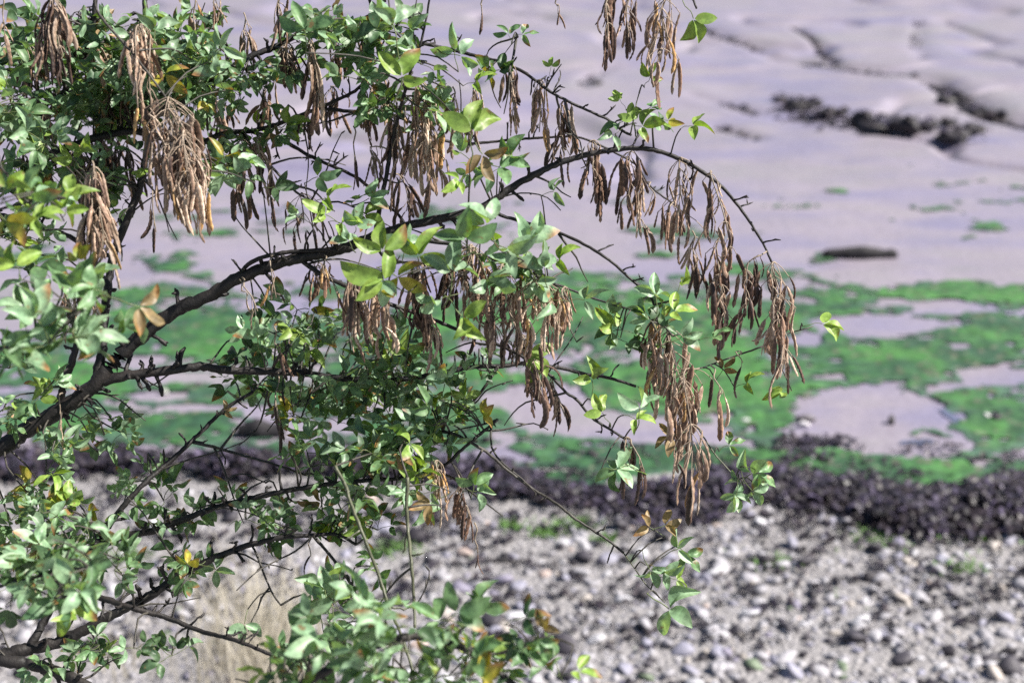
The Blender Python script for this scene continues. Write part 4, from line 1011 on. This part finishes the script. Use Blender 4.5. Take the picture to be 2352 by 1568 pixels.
HL = [ # px, py, ang, size, class, d, tilt
 (1722, 1118, -60, 52, 'pale', 2.05, .85), (1700, 1108, 170, 46, 'pale', 2.06, .8), (1728, 1085, 40, 62, 'pale', 2.06, .6), (1690, 1135, -100, 46, 'pale', 2.05, .7), (1748, 1090, -25, 56, 'mid', 2.05, .5),
 (1498, 1215, 150, 50, 'brown', 2.05, .5), (1530, 1205, 20, 48, 'brown', 2.05, .5), (1555, 1262, 30, 56, 'pale', 2.05, .55), (1580, 1280, -40, 52, 'mid', 2.05, .6), (1490, 1300, -70, 52, 'pale', 2.03, .7), (1520, 1310, -20, 54, 'pale', 2.03, .7),
 (1540, 1400, -35, 88, 'pale', 2.0, .8), (1545, 1330, -10, 46, 'lime', 2.03, .3),
 (1470, 935, 80, 72, 'pale', 2.04, .85), (1465, 965, -20, 46, 'lime', 2.04, .5), (1385, 950, 120, 52, 'lime', 2.05, .7), (1360, 880, 95, 58, 'lime', 2.06, .7), (1540, 1005, 200, 50, 'brown', 2.06, .5),
 (1430, 1075, 10, 70, 'pale', 2.05, .25), (1410, 1082, 200, 56, 'mid', 2.05, .3),
 (1690, 1150, 230, 40, 'pale', 2.06, .6),
 (1562, 775, 15, 54, 'pale', 2.04, .8), (1505, 690, 85, 64, 'pale', 2.04, .8), (1480, 720, 140, 54, 'pale', 2.04, .7), (1540, 720, 30, 54, 'lime', 2.05, .5), (1640, 775, 10, 44, 'mid', 2.08, .3), (1400, 745, 130, 56, 'lime', 2.06, .5), (1450, 790, -20, 50, 'dark', 2.08, .4), (1500, 800, 10, 44, 'mid', 2.08, .3),
 (1885, 745, 5, 56, 'lime', 2.14, .2), (1720, 880, 20, 46, 'lime', 2.12, .3), (1660, 850, 60, 40, 'brown', 2.12, .4), (1790, 903, 190, 44, 'lime', 2.13, .2), (1680, 1020, 30, 44, 'mid', 2.1, .4),
 (1600, 288, 10, 50, 'lime', 2.06, .2), (1455, 280, 100, 46, 'lime', 2.06, .5), (1480, 292, -5, 56, 'lime', 2.06, .4), (1420, 285, 200, 50, 'mid', 2.07, .4), (1425, 232, 120, 34, 'lime', 2.07, .5), (1500, 245, 30, 40, 'mid', 2.07, .3), (1410, 310, 215, 40, 'pale', 2.06, .6),
 (1590, 40, -60, 62, 'lime', 2.02, .8), (1495, 175, 60, 40, 'lime', 2.04, .6), (1165, 75, 110, 38, 'mid', 2.08, .6), (1205, 78, 20, 40, 'mid', 2.08, .4), (1265, 158, 80, 28, 'lime', 2.07, .7), (1275, 440, 15, 46, 'pale', 2.05, .4),
 (870, 640, 155, 100, 'lime', 1.86, .75), (880, 590, 90, 84, 'lime', 1.86, .8), (920, 640, -25, 84, 'yellow', 1.88, .8), (878, 655, -90, 60, 'pale', 1.86, .85), (965, 575, 70, 78, 'lime', 1.9, .85), (930, 565, 85, 66, 'pale', 1.9, .85),
 (1068, 545, 95, 90, 'mid', 1.84, .85), (1120, 520, 120, 90, 'pale', 1.86, .75), (1160, 570, -20, 80, 'pale', 1.86, .7), (1035, 640, 75, 92, 'pale', 1.88, .85), (1010, 690, 200, 70, 'pale', 1.9, .7), (1055, 720, -50, 76, 'lime', 1.88, .7),
 (1210, 560, 70, 80, 'pale', 1.94, .8), (1250, 610, 100, 72, 'pale', 1.94, .8), (1195, 610, 150, 66, 'pale', 1.94, .7), (1225, 635, -60, 62, 'pale', 1.95, .7), (1290, 595, 20, 56, 'lime', 1.98, .5), (1165, 655, 170, 60, 'mid', 1.95, .7), (1260, 690, 175, 66, 'pale', 1.96, .6), (1340, 690, 5, 60, 'pale', 1.98, .5),
 (1085, 310, 85, 90, 'lime', 1.9, .85), (1105, 350, -60, 70, 'brown', 1.92, .8), (1150, 385, -10, 64, 'mid', 1.95, .7), (1120, 400, 200, 56, 'pale', 1.95, .75), (1170, 360, 50, 58, 'mid', 1.95, .7), (1050, 420, 215, 50, 'lime', 1.96, .5),
 (920, 190, 70, 80, 'lime', 1.9, .85), (1045, 120, 100, 62, 'pale', 2.0, .8), (1060, 130, -10, 62, 'pale', 2.0, .7), (1100, 190, 10, 50, 'lime', 2.03, .4), (700, 60, 90, 80, 'mid', 1.9, .85), (905, 70, 100, 90, 'pale', 1.9, .8),
 (355, 80, 85, 72, 'pale', 1.95, .85), (510, 110, 40, 66, 'pale', 1.95, .85), (500, 165, 110, 60, 'pale', 1.95, .8), (385, 175, -40, 70, 'yellow', 1.96, .7), (400, 140, 130, 60, 'pale', 1.95, .8), (165, 360, 130, 50, 'lime', 1.94, .8), (185, 355, 60, 50, 'lime', 1.94, .8), (150, 470, 80, 62, 'lime', 1.72, .9), (95, 440, 90, 60, 'lime', 1.74, .9), (555, 395, 140, 52, 'pale', 1.98, .7), (540, 370, 30, 52, 'pale', 1.98, .7), (640, 430, 0, 54, 'dark', 2.04, .7), (735, 405, 20, 56, 'dark', 2.04, .7),
 (760, 455, 15, 60, 'lime', 2.02, .3), (740, 490, 150, 62, 'lime', 2.02, .4), (790, 515, -10, 50, 'lime', 2.02, .4), (820, 510, 75, 54, 'pale', 2.02, .8), (800, 550, 120, 46, 'pale', 2.0, .85), (690, 500, 150, 46, 'pale', 2.04, .5),
 (560, 1440, -100, 56, 'pale', 2.0, .8), (745, 1345, 100, 64, 'pale', 1.94, .85), (730, 1390, 170, 60, 'mid', 1.94, .8), (765, 1350, 60, 58, 'lime', 1.95, .8), (770, 1420, -70, 60, 'pale', 1.94, .8), (1060, 1400, 35, 110, 'mid', 1.5, .75), (1095, 1550, 10, 80, 'yellow', 1.5, .7), (1240, 1450, 60, 60, 'brown', 1.55, .7), (1240, 1480, -60, 66, 'mid', 1.55, .7), (1200, 1420, 20, 72, 'dark', 1.56, .6),
 (1090, 1105, 80, 58, 'mid', 2.0, .8), (1100, 1130, 0, 50, 'pale', 2.0, .4), (1105, 955, 20, 44, 'yellow', 2.03, .7), (1065, 905, 100, 44, 'lime', 2.04, .7), (1030, 880, 110, 62, 'pale', 2.02, .7), (935, 800, 85, 60, 'lime', 2.0, .85), (1210, 815, -35, 72, 'lime', 2.02, .6), (1000, 1150, 210, 56, 'brown', 1.98, .6),
 (515, 945, 30, 30, 'brown', 2.1, .6), (590, 770, 100, 56, 'pale', 2.03, .7), (560, 760, 160, 46, 'pale', 2.04, .7), (130, 1290, -80, 84, 'pale', 1.6, .9), (80, 1350, 170, 76, 'pale', 1.62, .8), (180, 1360, -110, 86, 'pale', 1.6, .85), (215, 1290, -30, 80, 'dark', 1.62, .8), (430, 1290, 90, 44, 'yellow', 1.98, .6), (420, 1330, -60, 44, 'mid', 1.98, .7), (320, 1300, 80, 46, 'dark', 2.0, .7),
 (175, 660, 70, 90, 'mid', 1.6, .85), (110, 690, 180, 90, 'pale', 1.62, .7), (200, 770, 10, 100, 'pale', 1.58, .5), (60, 770, -90, 84, 'pale', 1.6, .85), (30, 600, 120, 80, 'lime', 1.62, .8), (20, 420, 60, 90, 'lime', 1.6, .8), (15, 510, -60, 90, 'yellow', 1.58, .8), (180, 590, 100, 60, 'yellow', 1.66, .8),
]
for h in HL:
    hand_leaf(*h)

LM = {}
def leaf_mesh(cls, v):
    if (cls, v) not in LM:
        V, F, Cc, S = LV[cls][v]
        LM[(cls, v)] = mesh_np('leaf', V, F, Cc, True, V + np.array((v * 3.1, len(cls) * 5.3, 0)))
    return LM[(cls, v)]
order = sorted(range(len(LEAVES)), key=lambda i: (not LEAVES[i][4], LEAVES[i][3] > 1.9 and lr.random() < .8, -LEAVES[i][5]))
big = set(order[:300])
fol = MB()
for i, (m, cls, v, d, hand, s) in enumerate(LEAVES):
    if i in big:
        link('leaf', leaf_mesh(cls, v), M_LEAF, tree, m)
    else:
        V, F, Cc, S = LV[cls][v]
        mm = np.array(m)
        fol.add(V @ mm[:3, :3].T + mm[:3, 3], F, Cc * lr.uniform(.8, 1.2), V + lr.uniform(-40, 40, 3))
o = link('foliage', fol.mesh('foliage'), M_LEAF, tree)
tag(o, kind='stuff')
o = link('twigs', TWIGS.mesh('twigs'), M_TWIG, tree)
tag(o, kind='stuff')

# ------------------------------------------------------------------ seed pods
PODC = [((0.145, 0.080, 0.052), (0.56, 0.42, 0.31)), ((0.085, 0.042, 0.028), (0.42, 0.27, 0.18)), ((0.28, 0.185, 0.125), (0.70, 0.57, 0.45)), ((0.022, 0.012, 0.011), (0.18, 0.11, 0.08)), ((0.31, 0.165, 0.06), (0.62, 0.40, 0.17))]  # dark face, pale edge: shaded flats and lit rims put into the colour
def pod_variant(seed, tone):
    """a dry flattened pod of length 1 hanging along -Z, bumps where the seeds sit, sutures paled like lit edges, a thread-like stalk"""
    r = np.random.default_rng(seed)
    n, k = 17, 8
    c0, c1 = (np.array(c) for c in PODC[tone])
    bend = r.normal(0, .10); bend2 = r.normal(0, .08); tw = r.normal(0, .9); ph = r.uniform(0, 6.28); nb = r.uniform(4, 7)
    W = r.uniform(.050, .076); T = W * r.uniform(.42, .62)
    V, Cc = [], []
    for i in range(n):
        t = i / (n - 1)
        prof = min(1, t / .16) ** .8 * min(1, (1 - t) / .10) ** .6 if 0 < t < 1 else 0.0
        prof = max(prof, .10)
        seed_b = 0.5 + 0.5 * math.sin(2 * math.pi * nb * t + ph)
        w = W * prof * (0.88 + .16 * seed_b); th = T * prof * (.62 + .6 * seed_b)
        cx = bend * math.sin(math.pi * t * .9); cy = bend2 * math.sin(math.pi * t * .8)
        a = tw * t + ph
        for j in range(k):
            q = 2 * math.pi * j / k
            x, y = math.cos(q) * w, math.sin(q) * th
            V.append((cx + x * math.cos(a) - y * math.sin(a), cy + x * math.sin(a) + y * math.cos(a), -t))
            e = abs(math.cos(q)) ** 3
            m = .75 * e + .25 * seed_b * r.uniform(.3, 1)
            Cc.append((c0 * (1 - m) + c1 * m) * r.uniform(.85, 1.15))
    idx = np.arange(n * k).reshape(n, k)
    F = np.stack([idx[:-1], np.roll(idx[:-1], -1, 1), np.roll(idx[1:], -1, 1), idx[1:]], -1).reshape(-1, 4)
    return np.array(V), F, np.array(Cc)
PV = {t: [pod_variant(3000 + t * 40 + i, t) for i in range(9)] for t in range(5)}
PM = {}
TONES = {'l': [.32, .16, .38, .08, .06], 'm': [.3, .3, .16, .24, 0], 'd': [.06, .3, 0, .64, 0], 'g': [.15, .15, .2, 0, .5], 'x': [0, .3, 0, .7, 0]}  # dark mixes mostly paint in shade; some pods are truly blackish
CL = [ # attach x, y, tip x, y, pods, spread, pod length, d, tone, rank (lower: pods stay single objects)
 (1392, 0, 1397, 168, 15, 34, 92, 2.02, 'd', 0), (1440, 5, 1447, 138, 9, 28, 84, 2.03, 'd', 0), (1520, 10, 1518, 206, 18, 62, 96, 2.02, 'l', 0),
 (1772, 602, 1806, 800, 13, 60, 110, 2.10, 'm', 0), (1778, 690, 1808, 922, 16, 50, 104, 2.08, 'l', 0), (1718, 596, 1712, 800, 11, 44, 104, 2.11, 'd', 0), (1645, 560, 1672, 815, 14, 48, 104, 2.12, 'm', 0), (1632, 392, 1700, 648, 11, 44, 88, 2.09, 'm', 0), (1640, 440, 1646, 570, 2, 14, 80, 2.1, 'd', 0), (1690, 800, 1712, 918, 1, 4, 118, 2.1, 'l', 0),
 (1560, 362, 1590, 580, 14, 66, 90, 2.12, 'm', 0), (1590, 560, 1606, 702, 8, 34, 84, 2.14, 'm', 0), (1540, 464, 1534, 575, 6, 30, 76, 2.18, 'd', 0), (1445, 352, 1438, 545, 11, 46, 100, 2.2, 'd', 0), (1462, 376, 1478, 600, 8, 34, 84, 2.2, 'l', 0), (1490, 420, 1512, 500, 3, 22, 62, 2.2, 'l', 0), (1360, 320, 1362, 502, 10, 42, 104, 2.2, 'd', 0),
 (1290, 232, 1298, 432, 11, 36, 96, 2.12, 'm', 0), (1240, 182, 1238, 370, 7, 46, 92, 2.1, 'l', 0), (1170, 150, 1178, 338, 9, 30, 82, 2.1, 'm', 0), (1345, 372, 1330, 430, 3, 20, 60, 2.14, 'd', 0),
 (1530, 740, 1596, 985, 24, 80, 112, 2.06, 'l', 0), (1570, 850, 1602, 1172, 22, 62, 116, 2.05, 'l', 0), (1500, 730, 1512, 902, 10, 40, 100, 2.1, 'g', 0), (1560, 950, 1560, 1010, 6, 40, 70, 2.12, 'd', 1), (1640, 860, 1664, 985, 3, 24, 110, 2.06, 'l', 0),
 (1225, 822, 1240, 990, 12, 50, 100, 2.0, 'x', 0), (1268, 866, 1310, 1032, 5, 26, 104, 2.09, 'd', 0), (1438, 1000, 1440, 1150, 5, 34, 96, 2.06, 'd', 0), (1450, 1010, 1490, 1154, 3, 24, 100, 2.06, 'd', 0),
 (1000, 1050, 1014, 1215, 9, 34, 92, 2.03, 'g', 0), (1052, 1120, 1092, 1256, 9, 44, 92, 2.05, 'd', 0), (1090, 1230, 1092, 1302, 2, 12, 56, 2.05, 'd', 0),
 (815, 618, 818, 866, 14, 44, 110, 2.06, 'm', 1), (868, 640, 900, 808, 11, 56, 96, 2.05, 'l', 1), (962, 600, 980, 800, 13, 44, 104, 2.09, 'd', 1), (985, 700, 990, 872, 6, 26, 100, 2.1, 'm', 1),
 (1080, 560, 1096, 790, 16, 56, 100, 2.08, 'm', 1), (1150, 610, 1190, 830, 18, 76, 104, 2.08, 'm', 1), (1230, 640, 1282, 836, 18, 80, 104, 2.07, 'l', 1), (1290, 660, 1318, 815, 5, 30, 100, 2.07, 'l', 1), (1200, 760, 1215, 850, 8, 50, 70, 2.12, 'd', 2),
 (970, 190, 1002, 440, 14, 60, 104, 2.05, 'l', 1), (985, 290, 1010, 500, 11, 50, 104, 2.05, 'm', 1), (905, 262, 928, 440, 7, 36, 108, 2.08, 'l', 1), (925, 400, 950, 540, 7, 44, 84, 2.14, 'd', 2), (850, 330, 866, 470, 4, 20, 92, 2.1, 'l', 2), (812, 320, 816, 442, 2, 8, 100, 2.08, 'd', 1),
 (555, 660, 575, 745, 1, 4, 92, 2.03, 'l', 0), (560, 650, 604, 775, 2, 12, 84, 2.03, 'l', 0), (620, 590, 640, 730, 3, 20, 64, 2.03, 'l', 1), (745, 600, 790, 740, 4, 34, 74, 2.02, 'g', 1), (730, 600, 735, 680, 9, 60, 74, 2.18, 'x', 2), (690, 440, 700, 560, 7, 90, 66, 2.2, 'd', 2), (630, 780, 632, 860, 3, 16, 74, 2.1, 'd', 2),
 (385, 225, 440, 500, 30, 84, 104, 1.87, 'l', 1), (420, 300, 462, 530, 28, 70, 104, 1.86, 'l', 1), (400, 330, 408, 520, 16, 60, 100, 1.9, 'm', 2), (312, 60, 318, 330, 20, 46, 112, 1.88, 'l', 1), (345, 90, 350, 330, 10, 40, 104, 1.9, 'm', 2),
 (212, 400, 214, 620, 22, 44, 112, 1.84, 'm', 1), (228, 470, 238, 655, 16, 36, 108, 1.83, 'l', 1), (118, 10, 116, 196, 18, 46, 104, 1.9, 'm', 1), (130, 60, 132, 190, 9, 40, 90, 1.92, 'd', 2),
 (165, 330, 168, 470, 14, 80, 96, 2.2, 'd', 2), (220, 330, 215, 470, 12, 60, 96, 2.24, 'd', 2), (290, 340, 300, 470, 8, 60, 90, 2.25, 'x', 2), (350, 420, 362, 612, 2, 18, 110, 2.06, 'd', 1),
 (655, 100, 658, 214, 14, 48, 92, 2.08, 'd', 1), (714, 100, 738, 325, 8, 24, 110, 2.05, 'm', 1), (770, 90, 775, 200, 7, 50, 84, 2.16, 'm', 2), (830, 90, 835, 250, 9, 56, 96, 2.14, 'm', 2), (838, 200, 842, 355, 9, 44, 96, 2.12, 'd', 2), (880, 170, 885, 290, 7, 50, 90, 2.14, 'm', 2), (640, 0, 645, 90, 6, 40, 80, 2.06, 'm', 2), (1090, 210, 1100, 350, 6, 44, 84, 2.2, 'l', 2),
 (545, 330, 552, 535, 11, 44, 104, 2.1, 'd', 1), (590, 320, 600, 480, 7, 34, 92, 2.12, 'm', 2), (618, 390, 634, 528, 4, 20, 92, 2.08, 'd', 1), (700, 250, 705, 330, 4, 30, 70, 2.18, 'd', 2),
 (445, 20, 450, 135, 4, 34, 80, 2.04, 'g', 2), (490, 0, 500, 75, 4, 30, 70, 2.04, 'm', 2), (215, 90, 220, 190, 5, 40, 84, 2.1, 'm', 2), (6, 20, 8, 115, 3, 14, 84, 2.0, 'm', 2), (250, 300, 260, 420, 8, 60, 84, 2.3, 'x', 2), (430, 260, 420, 380, 6, 60, 84, 2.2, 'd', 2),
 (180, 20, 185, 150, 9, 60, 90, 2.2, 'x', 2), (270, 180, 280, 300, 10, 70, 90, 2.2, 'd', 2), (60, 120, 66, 230, 8, 50, 90, 2.15, 'd', 2), (420, 120, 425, 230, 7, 60, 84, 2.2, 'd', 2), (560, 60, 565, 150, 6, 40, 80, 2.15, 'm', 2), (500, 240, 505, 350, 9, 60, 84, 2.24, 'd', 2), (610, 200, 618, 300, 8, 50, 84, 2.2, 'm', 2), (760, 190, 770, 320, 9, 60, 90, 2.2, 'd', 2), (1040, 230, 1050, 360, 10, 50, 92, 2.14, 'l', 2), (950, 290, 955, 400, 8, 40, 92, 2.12, 'm', 2), (1030, 600, 1035, 740, 8, 50, 92, 2.14, 'd', 2), (1130, 700, 1150, 850, 10, 70, 92, 2.14, 'd', 2),
 (150, 640, 160, 775, 7, 44, 96, 2.08, 'd', 2), (222, 640, 226, 760, 3, 20, 84, 2.06, 'm', 2), (136, 900, 138, 1025, 1, 4, 104, 2.02, 'l', 1), (632, 900, 640, 1020, 4, 22, 84, 2.08, 'd', 1), (100, 230, 110, 330, 5, 40, 80, 2.1, 'd', 2), (40, 340, 50, 470, 5, 40, 90, 2.2, 'd', 2), (708, 1240, 716, 1320, 1, 4, 66, 2.0, 'd', 2), (1275, 0, 1280, 36, 2, 14, 50, 2.05, 'd', 2), (1105, 0, 1108, 50, 2, 12, 56, 2.05, 'd', 2),
]
pr = np.random.default_rng(404)
n_single = 0
CL.sort(key=lambda c: c[9])
for ax, ay, bx, by, n, spread, L, d, tone, rank in CL:
    L = L * .84
    if rank == 1 and n > 4: n = round(n * 1.35)
    if 780 < ax < 1330 and 540 < ay < 720: d -= .10
    # hang the cluster from the nearest branch when one is close
    pxd = np.hypot(BA[:, 3] - ax, BA[:, 4] - ay)
    i = int(pxd.argmin())
    A0 = Vector(BA[i, :3]) if pxd[i] < 60 else P(ax, ay - 30, d)
    a = P(ax, ay + 8, d); rb = P(ax + (bx - ax) * .72, max(ay + 14, by - L * .86), d)
    path = catmull([A0, (A0 + a) / 2 + Vector((.004, -.004, .004)), a, (a + rb) / 2 + Vector(pr.normal(0, .003, 3)), rb], .012)
    o0 = np.array(A0)
    st = MB()
    tube(st, path - o0, np.linspace(.0013, .0008, len(path)), 5, 0, None, np.array((.24, .19, .14)), cap=True)
    n = round(n * 1.8) if n > 3 else n; spread = spread * (1.45 if n > 18 else 1.25)
    recs = []
    n_pts = len(path)
    for k in range(n):
        t = 1 - (k / max(n, 1)) * (0.74 if n > 4 else .3) - pr.uniform(0, .10)
        q = path[int(np.clip(t, 0, 1) * (n_pts - 1))]
        th = pr.uniform(0, 6.283); rr = spread * .5 * math.sqrt(pr.uniform(0.02, 1)) * d / FPX
        off = RT * math.cos(th) * rr + Vector((0, 1, 0)) * math.sin(th) * rr * .7
        drop = pr.uniform(.004, .014)
        wide = spread > 80
        top = Vector(q) + off * (1.05 if wide else .72) - Vector((0, 0, drop + (pr.uniform(0, .022) if wide else 0)))
        l = L * d / FPX * pr.uniform(.55, 1.15)
        lean = off * (pr.uniform(-.35, .15) if wide else pr.uniform(-.3, .8)) + Vector(pr.normal(0, .0068, 3)) + (P(bx, by, d) - P(ax, ay, d)) * .035
        down = (Vector((0, 0, -1)) * l * .96 + lean + UPV * 0).normalized()
        tube(st, catmull([Vector(q), (Vector(q) + top) / 2 + Vector((0, 0, .002)), top + Vector((0, 0, -.002))], .006) - o0, np.full(len(catmull([Vector(q), (Vector(q) + top) / 2 + Vector((0, 0, .002)), top + Vector((0, 0, -.002))], .006)), .0006), 4, 0, None, np.array((.30, .23, .17)), cap=False)
        z = -down; x = z.orthogonal().normalized(); y = z.cross(x)
        rot = Matrix(((x.x, y.x, z.x), (x.y, y.y, z.y), (x.z, y.z, z.z))).to_4x4() @ Matrix.Rotation(pr.uniform(0, 6.283), 4, 'Z')
        m = Matrix.Translation(top) @ rot @ Matrix.Diagonal((l * pr.uniform(.85, 1.25), l * pr.uniform(.85, 1.25), l, 1))
        recs.append((m, int(pr.choice(5, p=TONES[tone])), int(pr.integers(0, 9))))
    cl = link('pod_cluster', st.mesh('pod_cluster'), M_STALK, tree, Matrix.Translation(A0))
    if n_single + n <= 300:
        for m, tn, v in recs:
            if (tn, v) not in PM: PM[(tn, v)] = mesh_np('pod', *PV[tn][v], True, PV[tn][v][0] * np.array((3, 3, 1)) + v * 4.7)
            link('pod', PM[(tn, v)], M_POD, cl, m)
        n_single += n
    else:
        pb = MB()
        for m, tn, v in recs:
            V, F, Cc = PV[tn][v]; mm = np.array(m)
            pb.add(V @ mm[:3, :3].T + mm[:3, 3], F, Cc * pr.uniform(.7, 1.25), V * np.array((3, 3, 1)) + pr.uniform(-40, 40, 3))
        o = link('pods', pb.mesh('pods'), M_POD, cl)
        tag(o, kind='stuff')
print('leaves', len(LEAVES), 'pods single', n_single, 'objects', len(bpy.data.objects), 'tris', sum(len(m.polygons) * 2 for m in bpy.data.meshes))
